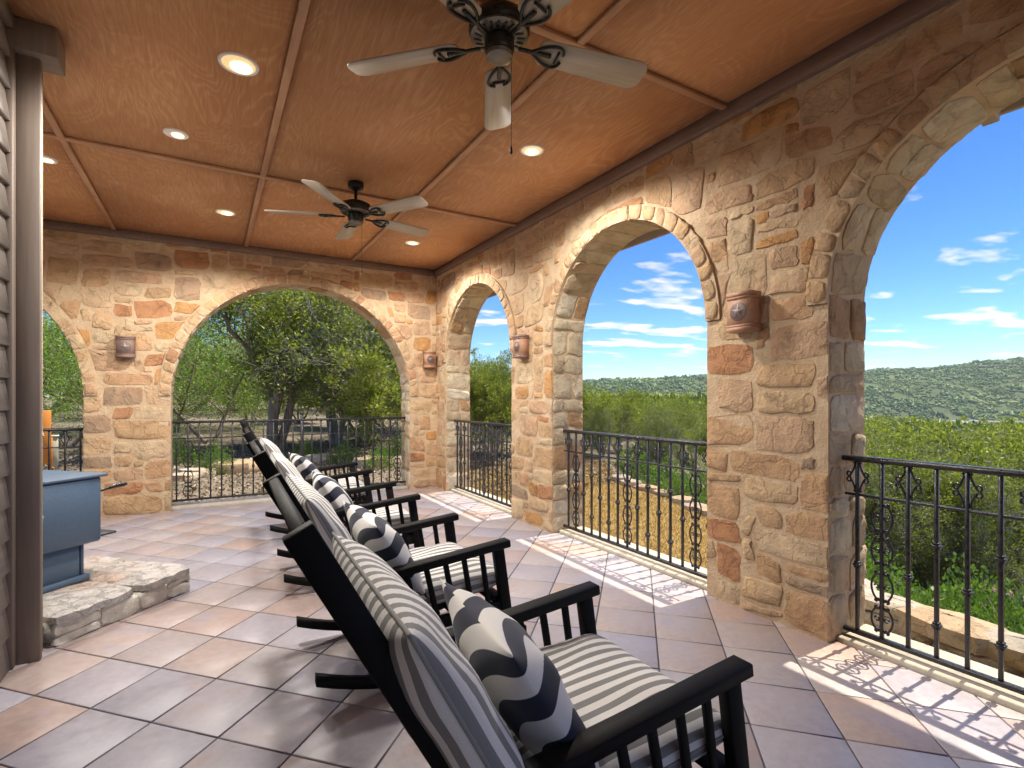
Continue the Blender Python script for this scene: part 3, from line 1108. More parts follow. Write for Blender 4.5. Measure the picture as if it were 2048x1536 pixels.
MB().bbox((XW - 0.028, (YB + YW) / 2, (ZB + ZC) / 2), (0.05, YW - YB, ZC - ZB), 0.003).build('perimeter_beam', m_beam, ceiling)
MB().bbox(((XW - 0.055 - 2.9) / 2, YW - 0.028, (ZB + ZC) / 2 + 0.001), (XW + 2.9 - 0.055, 0.05, ZC - ZB + 0.0), 0.003).build('perimeter_beam', m_beam, ceiling)

# roof with its eaves
roof = empty('porch_roof', ((XO - 3) / 2, (YO + YB) / 2, 3.1), 0, 'brown roof eave with soffit showing through the arch tops', 'roof')
o0 = roof.location
ex, ey = 3.60, YO + 0.53
mb = MB()
mb.box(((ex - 6) / 2 - o0.x, (YB + ey) / 2 - o0.y, 3.32 - o0.z), (ex + 6, ey - YB, 0.10))
mb.build('roof_deck', m_beam, roof)
mb = MB()
mb.addc([(XO + .002 - o0.x, YB - o0.y, 2.93 - o0.z), (XO + .002 - o0.x, ey - o0.y, 2.93 - o0.z), (ex - .02 - o0.x, ey - o0.y, 2.80 - o0.z), (ex - .02 - o0.x, YB - o0.y, 2.80 - o0.z),
        (XO + .002 - o0.x, YB - o0.y, 2.95 - o0.z), (XO + .002 - o0.x, ey - o0.y, 2.95 - o0.z), (ex - .02 - o0.x, ey - o0.y, 2.82 - o0.z), (ex - .02 - o0.x, YB - o0.y, 2.82 - o0.z)],
       [(0, 1, 2, 3), (7, 6, 5, 4), (0, 3, 7, 4), (1, 5, 6, 2), (2, 6, 7, 3)])
mb.build('soffit', m_fascia, roof)
MB().bbox((ex - o0.x, (YB + ey) / 2 - o0.y, 2.737 + 0.27 - o0.z), (0.03, ey - YB, 0.54), 0.004).build('fascia', m_fascia, roof)
MB().bbox(((ex - 6) / 2 - o0.x, ey + .02 - o0.y, 2.80 + 0.24 - o0.z), (ex + 6, 0.03, 0.48), 0.004).build('fascia', m_fascia, roof)
for k in range(9):
    y = -1.0 + k * 1.05
    MB().bar((XO + 0.004 - o0.x, y - o0.y, 2.865 - o0.z), (ex - 0.03 - o0.x, y - o0.y, 2.735 - o0.z), 0.07, 0.10, b=.004).build('rafter_tail', m_fascia, roof)

# house wall on the left: lapped siding, corner board, header
house = empty('siding_wall', (XL, 0.5, 0), 0, 'taupe lap siding house wall with corner board on the left', 'wall')
h0 = house.location
YE = 3.22
MB().box((XL - 0.11 - h0.x, (YB + YE) / 2 - h0.y, 1.5), (0.18, YE - YB, 3.0)).build('wall_core', m_trim, house)
nb = 20
hh = 2.94 / nb
for k in range(nb):
    z0 = 0.015 + k * hh
    mb = MB()
    ya, yb_ = YB, YE - 0.0
    x0 = XL - h0.x
    mb.addc([(x0 + 0.016, ya - h0.y, z0), (x0 + 0.016, yb_ - h0.y, z0), (x0 - 0.006, yb_ - h0.y, z0 + hh + 0.012), (x0 - 0.006, ya - h0.y, z0 + hh + 0.012),
            (x0 - 0.018, ya - h0.y, z0), (x0 - 0.018, yb_ - h0.y, z0), (x0 - 0.018, yb_ - h0.y, z0 + hh + 0.012), (x0 - 0.018, ya - h0.y, z0 + hh + 0.012)],
           [(0, 1, 2, 3), (4, 0, 3, 7), (1, 5, 6, 2), (4, 5, 1, 0), (4, 7, 6, 5)])
    mb.build('siding_board', m_siding, house)
MB().bbox((XL + 0.052 - h0.x, YE + 0.052 - h0.y, 1.43), (0.115, 0.035, 2.86), 0.004).build('corner_board', m_trim, house)
MB().bbox((XL + 0.004 - h0.x, YE + 0.012 - h0.y, 1.43), (0.040, 0.044, 2.86), 0.004).build('corner_board', m_trim, house)
MB().box((XL - 0.04 - h0.x, YE + 0.085 - h0.y, 1.43), (0.26, 0.03, 2.86)).build('corner_board', m_trim, house)
MB().bbox((XL + 0.06 - h0.x, YE + 0.07 - h0.y, 2.925), (0.24, 0.17, 0.145), 0.004).build('header_block', m_trim, house)
MB().bbox((XL + 0.005 - h0.x, (YB + YE) / 2 - .01 - h0.y, 2.965), (0.05, YE - YB - .02, 0.062), 0.004).build('frieze_board', m_trim, house)

# chimney breast set at 45 degrees behind the corner board, its face towards (1, 1)
chim = empty('stone_chimney', (-1.122, 3.885, 0), R(45), 'pale stone chimney breast edge beside the corner board', 'chimney')
MB().box((-0.32, 0.35, 1.5), (0.5, 2.0, 3.0)).build('mortar_bed', m_mortar, chim)
rngc = np.random.default_rng(21)
z = 0.02
while z < 2.85:
    hgt = rngc.uniform(0.10, 0.22)
    y = -0.63
    while y < 1.3:
        L = rngc.uniform(0.18, 0.36)
        P = np.array(rr_outline(y + 0.008, min(y + L, 1.34) - 0.008, z + 0.008, min(z + hgt, 2.9) - 0.008, 12, rngc))
        mb = MB()
        stone_piece(mb, P, lambda u, zz, d: (-0.07 + d, u, zz), rngc.uniform(0.008, 0.018), rngc)
        autosmooth(mb.build('stone', m_hearth_stone, chim), 50)
        y += L
    P = np.array(rr_outline(-0.52, -0.085, z + 0.008, min(z + hgt, 2.9) - 0.008, 12, rngc))
    mb = MB()
    stone_piece(mb, P, lambda u, zz, d: (u, -0.65 - d, zz), rngc.uniform(0.008, 0.018), rngc)
    autosmooth(mb.build('stone', m_hearth_stone, chim), 50)
    z += hgt
# back of the recess, out of sight
props(MB().box((-2.78, 5.4, 1.5), (0.2, 2.7, 3.0)).build('recess_wall', m_trim), 'plain wall closing the recess behind the stove', 'wall')
# ------------------------------------------------------------------ wrought-iron railings
def curl(cx, cz, r, a0, a1, n=12, shrink=0.45):
    return [(cx + r * (1 - (1 - shrink) * k / n) * math.cos(a0 + (a1 - a0) * k / n), 0, cz + r * (1 - (1 - shrink) * k / n) * math.sin(a0 + (a1 - a0) * k / n)) for k in range(n + 1)]


def c_scroll(z0, z1, xin, b, r):
    """open C bulging to +x between z0 and z1, both ends rolled inwards"""
    pts = []
    zc_, hz_ = (z0 + z1) / 2, (z1 - z0) / 2
    N = 14
    body = []
    for k in range(N + 1):
        t = -1 + 2 * k / N
        body.append((xin + b * (1 - abs(t) ** 2.2), 0, zc_ + hz_ * t * 0.96))
    lo = curl(xin + r, z0 + r * 1.1, r, math.pi, math.pi - 1.55 * math.pi, 10)[::-1]
    hi = curl(xin + r, z1 - r * 1.1, r, math.pi, math.pi + 1.55 * math.pi, 10)
    lo = [(x, y, zc_ - (z - zc_) * -1) for x, y, z in lo]
    return lo + body[1:-1] + hi


def scroll_panel():
    mb = MB()
    spans = [(0.575, 0.735), (0.415, 0.570), (0.235, 0.400), (0.085, 0.230)]
    for s in (-1, 1):
        for (z0, z1) in spans:
            pts = c_scroll(z0, z1, 0.010, 0.037, 0.0125)
            mb.tube([(s * x, 0, z) for x, y, z in pts], 0.0052, 5)
        for zc_ in (0.655, 0.49, 0.317, 0.157):
            mb.tube([(s * x, y, z) for x, y, z in curl(0.021, zc_, 0.0125, 0.2, 0.2 + 1.7 * math.pi, 10, 0.5)], 0.0045, 5)
    return mb.mesh('scroll_panel', True)


def top_curl():
    mb = MB()
    for s in (-1, 1):
        for (z0, z1) in ((0.845, 0.920), (0.768, 0.843)):
            up = z0 > 0.84
            pts = []
            for k in range(9):
                t = k / 8
                zz = z1 - (z1 - z0) * t if up else z0 + (z1 - z0) * t
                pts.append((0.011 + 0.026 * (1 - math.cos(t * math.pi / 2)), 0, zz))
            cxx, czz = pts[-1][0] + 0.001, pts[-1][2] + (0.015 if up else -0.015)
            pts += curl(cxx, czz, 0.0150, (-math.pi / 2 if up else math.pi / 2), (-math.pi / 2 if up else math.pi / 2) + (1.5 * math.pi if up else -1.5 * math.pi), 10, 0.45)
            mb.tube([(s * x, 0, z) for x, y, z in pts], 0.0050, 5)
            mb.lathe([(0.002, -0.006), (0.0068, -0.002), (0.0068, 0.002), (0.002, 0.006)], 6, (s * 0.014, 0, (z1 - 0.004) if up else (z0 + 0.004)))
    return mb.mesh('top_curl', True)


def collar_mesh():
    mb = MB()
    mb.bbox((0, 0, 0), (0.034, 0.034, 0.012), 0.004)
    mb.bbox((0, 0, 0.012), (0.026, 0.026, 0.010), 0.003)
    mb.bbox((0, 0, -0.012), (0.026, 0.026, 0.010), 0.003)
    return mb.mesh('collar')


ME_SCROLL, ME_TOP, ME_COLLAR = scroll_panel(), top_curl(), collar_mesh()
ME_BAL = MB().bbox((0, 0, 0.495), (0.0165, 0.0165, 0.865), 0.002).mesh('baluster')
for me_ in (ME_SCROLL, ME_TOP, ME_COLLAR, ME_BAL):
    me_.materials.append(m_iron)


def railing(label, p0, rz, length, offs, pattern, lift=0.0, post=None, fancy=True):
    r = empty('iron_railing', (p0[0], p0[1], lift), rz, label, 'railing')
    mb = MB()
    mb.bar((-0.01, 0, 0.938), (length + 0.01, 0, 0.938), 0.046, 0.028, b=0.010)
    autosmooth(mb.build('top_rail', m_iron, r), 50)
    MB().bar((0, 0, 0.755), (length, 0, 0.755), 0.013, 0.013, b=0.002).build('middle_rail', m_iron, r)
    MB().bar((-0.01, 0, 0.058), (length + 0.01, 0, 0.058), 0.032, 0.022, b=0.004).build('bottom_rail', m_iron, r)
    for i, x in enumerate(offs):
        if x > length - 0.012 or x < 0.01:
            continue
        b = link('baluster', ME_BAL, None, r)
        b.location = (x, 0, 0)
        k = pattern(i)
        if k == 'scroll':
            s = link('scroll', ME_SCROLL, None, b)
        else:
            for z in {'single': (0.40,), 'double': (0.575, 0.215), 'plain': ()}[k]:
                c = link('collar', ME_COLLAR, None, b)
                c.location = (0, 0, z)
        if fancy and i % 2 == 0:
            link('curl', ME_TOP, None, b)
    if post is not None:
        mb = MB().bbox((post, 0, 0.50), (0.036, 0.036, 1.0), 0.004)
        mb.lathe([(0.004, 0.0), (0.02, 0.006), (0.024, 0.02), (0.018, 0.036), (0.004, 0.044)], 10, (post, 0, 1.0))
        mb.build('post', m_iron, r)
    return r


P6 = ['single', 'scroll', 'single', 'double', 'single', 'double']
pat = lambda i: P6[i % 6]
XR = XW + 0.13
for a, lab in ((arch_A, 'black scrolled iron railing across the narrow arch nearest the far corner'),
               (arch_B, 'black scrolled iron railing across the middle arch above the dry lawn'),
               (arch_C, 'black scrolled iron railing in the foreground arch at the right edge')):
    ln = 2 * a.r - 0.03
    railing(lab, (XR, a.uc + a.r - 0.015), R(-90), ln, [0.06 + 0.111 * k for k in range(20)], pat)
PD = ['single', 'scroll', 'single', 'plain', 'single', 'plain']
railing('black iron railing with a taller centre post across the wide end arch', (arch_D.uc - arch_D.r + 0.015, YW + 0.16), 0, 2 * arch_D.r - 0.03,
        [0.03 + 0.1105 * k for k in range(24) if k != 12], lambda i: ('scroll' if i in (1, 22) else PD[(i + 1) % 6] if PD[(i + 1) % 6] != 'scroll' else 'plain'), lift=0.03, post=1.35, fancy=False)
railing('short black iron railing in the far left arch behind the stove', (-2.6, YW + 0.16), 0, 1.46,
        [0.06 + 0.125 * k for k in range(12)], lambda i: 'plain', lift=-0.02, fancy=True)
# ------------------------------------------------------------------ rocking chairs
def pillow_mesh(name, w, h, t, n=22, p=2.6, pinch=0.05, seed=0, wrinkle=0.004, edge=0.012, flat=0.55, shift=0.033):
    """stuffed cushion in the local XY plane (u = x, v = y), thickness along z, closed at a seam"""
    rng = np.random.default_rng(seed)
    ph = rng.uniform(0, 6.28, 8)
    V, UV, F = [], [], []
    idx = {}
    # arc length along the middle row and column, so that the print keeps its width over the sides
    ts = [math.sin((-1 + 2 * i / n) * math.pi / 2) for i in range(n + 1)]
    prof1 = [t / 2 * max(0.0, 1 - abs(a) ** p) ** flat for a in ts]

    def arc(ext):
        L = [0.0]
        for i in range(n):
            L.append(L[-1] + math.hypot((ts[i + 1] - ts[i]) * ext / 2, prof1[i + 1] - prof1[i]))
        return [x / L[-1] for x in L]
    AU, AV = arc(w), arc(h)
    for side in (1, -1):
        for j in range(n + 1):
            for i in range(n + 1):
                # denser rows near the seam
                u = math.sin((-1 + 2 * i / n) * math.pi / 2)
                v = math.sin((-1 + 2 * j / n) * math.pi / 2)
                border = i in (0, n) or j in (0, n)
                if border and side == -1:
                    idx[(side, i, j)] = idx[(1, i, j)]
                    continue
                x = u * w / 2 * (1 - pinch * (1 - v * v) * abs(u) ** 3 * 0 - pinch * (1 - abs(v) ** 2) * abs(u))
                y = v * h / 2 * (1 - pinch * (1 - abs(u) ** 2) * abs(v))
                prof = (max(0.0, 1 - abs(u) ** p) ** flat) * (max(0.0, 1 - abs(v) ** p) ** flat)
                z = side * t / 2 * prof
                if not border:
                    z += wrinkle * prof * (math.sin(7 * u + 3 * v + ph[0]) + 0.7 * math.sin(5 * v - 8 * u + ph[1]) + 0.6 * math.sin(13 * u * v + ph[2]))
                    # pull folds towards the corners
                    z += side * wrinkle * 1.6 * prof * math.sin(9 * (abs(u) - abs(v)) + ph[3]) * (abs(u * v) ** 0.7)
                idx[(side, i, j)] = len(V)
                V.append((x, y, z))
                UV.append((AU[i], AV[j]))
        for j in range(n):
            for i in range(n):
                q = (idx[(side, i, j)], idx[(side, i + 1, j)], idx[(side, i + 1, j + 1)], idx[(side, i, j + 1)])
                F.append(q if side == 1 else q[::-1])
    me = fast_mesh(name, np.array(V), np.array(F), True)
    uvl = me.uv_layers.new(name='UVMap')
    li = np.empty(len(me.loops), dtype=np.int32)
    me.loops.foreach_get('vertex_index', li)
    uv = np.array(UV, dtype=np.float32)[li]
    uv[len(li) // 2:, 0] += shift          # the two faces are cut from cloth that does not line up at the seam
    uvl.data.foreach_set('uv', uv.ravel())
    return me


def frame_matrix(origin, ex_, ey_, ez_):
    m = Matrix((ex_, ey_, ez_)).transposed().to_4x4()
    m.translation = origin
    return m


ME_BACK = pillow_mesh('back_cushion', 0.72, 0.61, 0.155, 26, 3.4, 0.035, 3, 0.004, flat=0.5)
ME_SEAT = pillow_mesh('seat_cushion', 0.60, 0.62, 0.15, 24, 5.0, 0.02, 5, 0.003, flat=0.42)
ME_THROW = pillow_mesh('throw_pillow', 0.56, 0.44, 0.175, 26, 2.2, 0.07, 9, 0.005, flat=0.62)
ME_BACK.materials.append(m_stripe)
ME_SEAT.materials.append(m_stripe)
ME_THROW.materials.append(m_navy)



def piping_mesh(me, n, r=0.0045):
    """cord along the seam of a cushion made by pillow_mesh"""
    idx = [i for i in range(n + 1)] + [j * (n + 1) + n for j in range(1, n + 1)] + [n * (n + 1) + i for i in range(n - 1, -1, -1)] + [j * (n + 1) for j in range(n - 1, 0, -1)]
    mb = MB()
    mb.tube([me.vertices[i].co for i in idx], r, 6, closed=True)
    m = mb.mesh('piping', True)
    m.materials.append(m_piping)
    return m


PIPE = {'b': piping_mesh(ME_BACK, 26), 's': piping_mesh(ME_SEAT, 24)}
WOB = random.Random(17)
CW = 0.68          # chair width between outer arm faces
SIDE = CW / 2 - 0.03


def make_chair():
    c = empty('rocking_chair', (0, 0, 0))
    for s in (-1, 1):
        y = s * SIDE
        # rocker: an arc that touches the floor near x = 0.80
        pts = []
        n = 14
        mb = MB()
        prof = []
        for k in range(n + 1):
            x = 0.33 + (1.30 - 0.33) * k / n
            z = (x - 0.82) ** 2 / 2.5
            prof.append((x, z))
        vs_, fs_ = [], []
        for (x, z) in prof:
            for (dy, dz) in ((-0.019, 0.0), (0.019, 0.0), (0.019, 0.042), (-0.019, 0.042)):
                vs_.append((x, y + dy, z + dz + 0.0005))
        for k in range(n):
            for q in range(4):
                q2 = (q + 1) % 4
                fs_.append((4 * k + q, 4 * k + 4 + q, 4 * k + 4 + q2, 4 * k + q2))
        fs_ += [(0, 1, 2, 3), tuple(4 * n + q for q in (3, 2, 1, 0))]
        mb.addv(vs_, fs_)
        mb.build('rocker', m_chair, c)
        MB().bar((0.124, y, 1.034), (0.585, y, 0.21), 0.034, 0.052, up=(0.88, 0, 0.48)).build('back_post', m_chair, c)
        MB().bar((0.578, y, 0.235), (0.62, y, 0.045), 0.036, 0.048, up=(1, 0, 0)).build('leg', m_chair, c)
        MB().bar((1.150, y, 0.535), (1.215, y, 0.085), 0.036, 0.052, up=(1, 0, 0)).build('leg', m_chair, c)
        # arm
        MB().bar((0.405, y + s * 0.004, 0.468), (1.205, y + s * 0.004, 0.553), 0.062, 0.036, b=0.005).build('armrest', m_chair, c)
        MB().bar((0.57, y, 0.225), (1.19, y, 0.255), 0.024, 0.055).build('side_rail', m_chair, c)
        for k in range(6):
            t = (k + 1) / 7
            x0 = 0.60 + (1.19 - 0.60) * t
            x1 = 0.52 + (1.155 - 0.52) * t
            MB().bar((x0, y, 0.22 + 0.03 * t), (x1, y, 0.455 + 0.085 * ((x1 - 0.405) / 0.8)), 0.015, 0.024, up=(1, 0, 0), b=0.002).build('side_slat', m_chair, c)
    w = CW - 0.03
    MB().bbox((0.152, 0, 0.985), (0.026, w - 0.06, 0.11), 0.004, Matrix.Rotation(R(-28.6), 3, 'Y')).build('crest_rail', m_chair, c)
    MB().bbox((0.53, 0, 0.305), (0.024, w - 0.06, 0.06), 0.004, Matrix.Rotation(R(-28.6), 3, 'Y')).build('lower_back_rail', m_chair, c)
    for k in range(7):
        y = -0.24 + 0.08 * k
        MB().bar((0.178, y, 0.94), (0.52, y, 0.325), 0.028, 0.012, up=(0.88, 0, 0.48), b=0.002).build('back_slat', m_chair, c)
    MB().bar((1.185, -SIDE + 0.02, 0.262), (1.185, SIDE - 0.02, 0.262), 0.024, 0.06).build('front_rail', m_chair, c)
    for k in range(6):
        x = 0.62 + 0.105 * k
        MB().bar((x, -SIDE + 0.012, 0.262 + 0.048 * (x - 0.57)), (x, SIDE - 0.012, 0.262 + 0.048 * (x - 0.57)), 0.07, 0.014, b=0.002).build('seat_slat', m_chair, c)
    MB().bar((0.60, -SIDE + 0.018, 0.13), (0.60, SIDE - 0.018, 0.13), 0.022, 0.034).build('stretcher', m_chair, c)
    return c


chair0 = make_chair()
wheres = ['in the foreground', 'second from the camera', 'third from the camera', 'farthest from the camera']
spots = [(0.0, 1.215), (0.035, 2.51), (0.075, 3.85), (0.12, 5.265)]
back_d = Vector((-math.sin(R(28.6)), 0, math.cos(R(28.6))))
back_n = Vector((math.cos(R(28.6)), 0, math.sin(R(28.6))))
YAW = R(-1.8)
for i, (x, y) in enumerate(spots):
    ch = chair0 if i == 0 else copy_tree(chair0)
    MC = Matrix.Translation((x + 0.008, y + 0.004, 0)) @ Matrix.Rotation(YAW + R((0, 0.6, -0.5, 0.3)[i]), 4, 'Z')
    ch.matrix_world = MC
    props(ch, 'black slatted wooden rocking chair ' + wheres[i] + ' of the row', 'chair', 'rocking chairs in a row')
    # back cushion: u across the chair, v up the back, normal forwards
    b = link('back_cushion', ME_BACK)
    top = Vector((0.300, 0, 0.852))
    ctr = top - back_d * 0.29
    b.matrix_world = MC @ frame_matrix(Vector((0, -0.042, 0)) + ctr - back_n * 0.008, Vector((0, 1, 0)), back_d, Vector((0, 1, 0)).cross(back_d)) @ Matrix.Rotation(R(WOB.uniform(-1.6, 1.6)), 4, 'Z') @ Matrix.Diagonal((1, WOB.uniform(0.98, 1.02), WOB.uniform(0.92, 1.06), 1))
    link('piping', PIPE['b'], None, b)
    props(b, 'grey and white striped back cushion on the rocking chair ' + wheres[i], 'cushion', 'striped back cushions')
    s = link('seat_cushion', ME_SEAT)
    tl = R(5.0)
    fx = Vector((math.cos(tl), 0, math.sin(tl)))
    s.matrix_world = MC @ frame_matrix(Vector((0.885, 0, 0.352)), Vector((0, 1, 0)), fx, Vector((0, 1, 0)).cross(fx)) @ Matrix.Rotation(R(WOB.uniform(-1.5, 1.5)), 4, 'Z')
    link('piping', PIPE['s'], None, s)
    props(s, 'grey and white striped seat cushion on the rocking chair ' + wheres[i], 'cushion', 'striped seat cushions')
    t = link('throw_pillow', ME_THROW)
    la = R(33 + 1.0 * i)
    pd = Vector((-math.sin(la), 0, math.cos(la)))
    yaw = Matrix.Rotation(R((-4, 2, -2, 3)[i]), 3, 'Z')
    pd = yaw @ pd
    pu = yaw @ Vector((0, -1, 0))
    rollm = Matrix.Rotation(R((3, -2, 2, 0)[i]), 3, pu.cross(pd))
    pd, pu = rollm @ pd, rollm @ pu
    t.matrix_world = MC @ frame_matrix(Vector((0.672, -0.035, 0.535)), pu, pd, pu.cross(pd))
    props(t, 'navy and white patterned throw pillow on the rocking chair ' + wheres[i], 'pillow', 'navy throw pillows')


# ------------------------------------------------------------------ ceiling fans
def blade_mesh():
    mb = MB()
    L0, L1, w0, w1 = 0.175, 0.70, 0.062, 0.074
    out = []
    for k in range(9):
        a = math.pi / 2 * k / 8
        out.append((L1 - 0.05 + 0.05 * math.sin(a), w1 - 0.05 + 0.05 * math.cos(a)))
    out2 = [(x, -y) for x, y in out[::-1]]
    inn = []
    for k in range(7):
        a = math.pi / 2 * k / 6
        inn.append((L0 + 0.04 - 0.04 * math.sin(a), -(w0 - 0.04 + 0.04 * math.cos(a))))
    inn2 = [(x, -y) for x, y in inn[::-1]]
    poly = (out + out2 + inn + inn2)[::-1]
    mb.prism(poly, -0.004, 0.004)
    mb.xf(Matrix.Rotation(R(-12), 4, 'X'))
    return mb.mesh('blade')


def arm_mesh():
    mb = MB()
    mb.bar((0.085, 0, -0.012), (0.235, 0, -0.012), 0.018, 0.012)
    for s in (-1, 1):
        pts = [(0.15 + 0.10 * t, s * (0.006 + 0.046 * math.sin(t * math.pi * 0.5)), -0.012 + 0.0 * t) for t in np.linspace(0, 1, 8)]
        pts += [(0.25 + 0.035 * math.sin(a), s * (0.052 - 0.036 * (1 - math.cos(a))), -0.012) for a in np.linspace(0.3, 1.5, 6)]
        mb.tube(pts, 0.007, 6)
    mb.tube([(0.262, y, -0.012) for y in np.linspace(-0.03, 0.03, 5)], 0.006, 6)
    mb.xf(Matrix.Rotation(R(-12), 4, 'X'))
    return mb.mesh('blade_arm', True)


ME_BLADE, ME_ARM = blade_mesh(), arm_mesh()
ME_BLADE.materials.append(m_blade)
ME_ARM.materials.append(m_bronze)


def make_fan(x, y, rot, label):
    f = empty('ceiling_fan', (x, y, ZC), 0, label, 'ceiling fan', 'five blade ceiling fans')
    zb = -0.265
    autosmooth(MB().lathe([(0.03, 0.0), (0.062, -0.001), (0.066, -0.02), (0.058, -0.045), (0.03, -0.062), (0.018, -0.066)], 28).build('canopy', m_bronze, f))
    MB().lathe([(0.012, -0.06), (0.012, -0.15), (0.024, -0.155), (0.024, -0.17)], 14).build('downrod', m_bronze, f, True)
    autosmooth(MB().lathe([(0.03, -0.155), (0.085, -0.162), (0.118, -0.178), (0.128, -0.20), (0.128, -0.225), (0.120, -0.236), (0.06, -0.238)], 36).build('motor_housing', m_bronze, f))
    mb = MB().lathe([(0.118, -0.2365), (0.120, -0.246), (0.105, -0.252), (0.070, -0.256), (0.06, -0.25)], 36)
    plate = autosmooth(mb.build('vent_plate', m_pewter, f))
    for k in range(20):
        a = 2 * math.pi * k / 20
        MB().bar((0.074 * math.cos(a), 0.074 * math.sin(a), -0.2575), (0.106 * math.cos(a + .12), 0.106 * math.sin(a + .12), -0.2535), 0.011, 0.003).build('vent_slot', m_bronze, plate)
    autosmooth(MB().lathe([(0.05, -0.25), (0.062, -0.262), (0.062, -0.30), (0.056, -0.312), (0.02, -0.312)], 30).build('switch_housing', m_bronze, f))
    autosmooth(MB().lathe([(0.05, -0.309), (0.058, -0.318), (0.055, -0.333), (0.035, -0.343), (0.006, -0.346)], 30).build('switch_cap', m_pewter, f))
    for k in range(5):
        b = link('blade', ME_BLADE, None, f)
        b.location = (0, 0, zb)
        b.rotation_euler = (0, 0, rot + 2 * math.pi * k / 5)
        link('blade_arm', ME_ARM, None, b)
    cx_, cy_ = 0.05 * math.cos(-TH), 0.05 * math.sin(-TH)
    ch = MB()
    ch.tube([(cx_, cy_, -0.31), (cx_, cy_, -0.70)], 0.0013, 5)
    ch.lathe([(0.002, -0.735), (0.006, -0.73), (0.005, -0.712), (0.002, -0.70)], 8, (cx_, cy_, 0))
    ch.build('pull_chain', m_bronze, f)
    return f


make_fan(1.045, 1.905, R(62.0), 'large near ceiling fan with five pale blades above the chairs')
make_fan(1.03, 4.315, R(14.0), 'smaller looking ceiling fan deeper in the porch near the end wall')


# ------------------------------------------------------------------ recessed lights
def downlight(x, y, r, label, eyeball=False, power=9.0):
    d = empty('recessed_light', (x, y, ZC), 0, label, 'light', 'recessed ceiling lights')
    tr = MB()
    n = 32
    for k in range(n):
        a0, a1 = 2 * math.pi * k / n, 2 * math.pi * (k + 1) / n
        q = []
        for a in (a0, a1):
            for (rr_, z) in ((r * 0.80, 0.0), (r * 0.84, -0.008), (r * 0.97, -0.008), (r, -0.001)):
                q.append((rr_ * math.cos(a), rr_ * math.sin(a), z))
        tr.addref(q, [(0, 1, 5, 4), (1, 2, 6, 5), (2, 3, 7, 6)], (0, 0, -1))
    autosmooth(tr.build('trim_ring', m_white, d))
    cone = MB()
    for k in range(n):
        a0, a1 = 2 * math.pi * k / n, 2 * math.pi * (k + 1) / n
        q = []
        for a in (a0, a1):
            for (rr_, z) in ((r * 0.82, -0.004), (r * 0.78, 0.0002 if False else -0.0035), (r * 0.70, -0.0028)):
                q.append((rr_ * math.cos(a), rr_ * math.sin(a), z))
        cone.add(q, [(0, 1, 4, 3), (1, 2, 5, 4)])
    # shallow bowl just under the panel: reflector and lamp face
    bowl = MB().lathe([(r * 0.82, -0.0045), (r * 0.5, -0.0032), (0.002, -0.0030)], n)
    bowl.f = bowl.f[:-2]
    autosmooth(bowl.build('reflector', m_white if eyeball else m_reflector, d))
    off = 0.25 * r
    dx, dy = off * math.sin(TH), off * math.cos(TH)
    rb = r * (0.50 if eyeball else 0.56)
    MB().lathe([(rb, -0.0048), (rb * 0.96, -0.0085), (rb * 0.6, -0.0125), (0.002, -0.0135)], 24, (dx, dy, 0)).build('bulb', m_bulb, d, True)
    ld = bpy.data.lights.new('downlight', 'SPOT')
    ld.energy = power
    ld.color = (1.0, 0.94, 0.87)
    ld.spot_size = R(160)
    ld.spot_blend = 0.35
    ld.shadow_soft_size = 0.10
    lo = bpy.data.objects.new('lamp_glow', ld)
    COL.objects.link(lo)
    lo.parent = d
    lo.location = (0, 0, -0.022)
    return d


LP = 58.0
downlight(0.13, 3.08, 0.098, 'large warm recessed light left of the near fan', False, LP)
downlight(-0.195, 4.10, 0.074, 'white swivel recessed light near the cross batten', True, LP * .6)
downlight(-1.046, 5.02, 0.074, 'white recessed light beside the corner board, leftmost of all', True, LP * .6)
downlight(0.127, 5.61, 0.088, 'warm recessed light left of the far fan by the end wall', False, LP)
downlight(1.97, 3.11, 0.088, 'warm recessed light below the near fan towards the long wall', False, LP)
downlight(1.98, 5.65, 0.088, 'warm recessed light beside the blade tip of the far fan', False, LP)


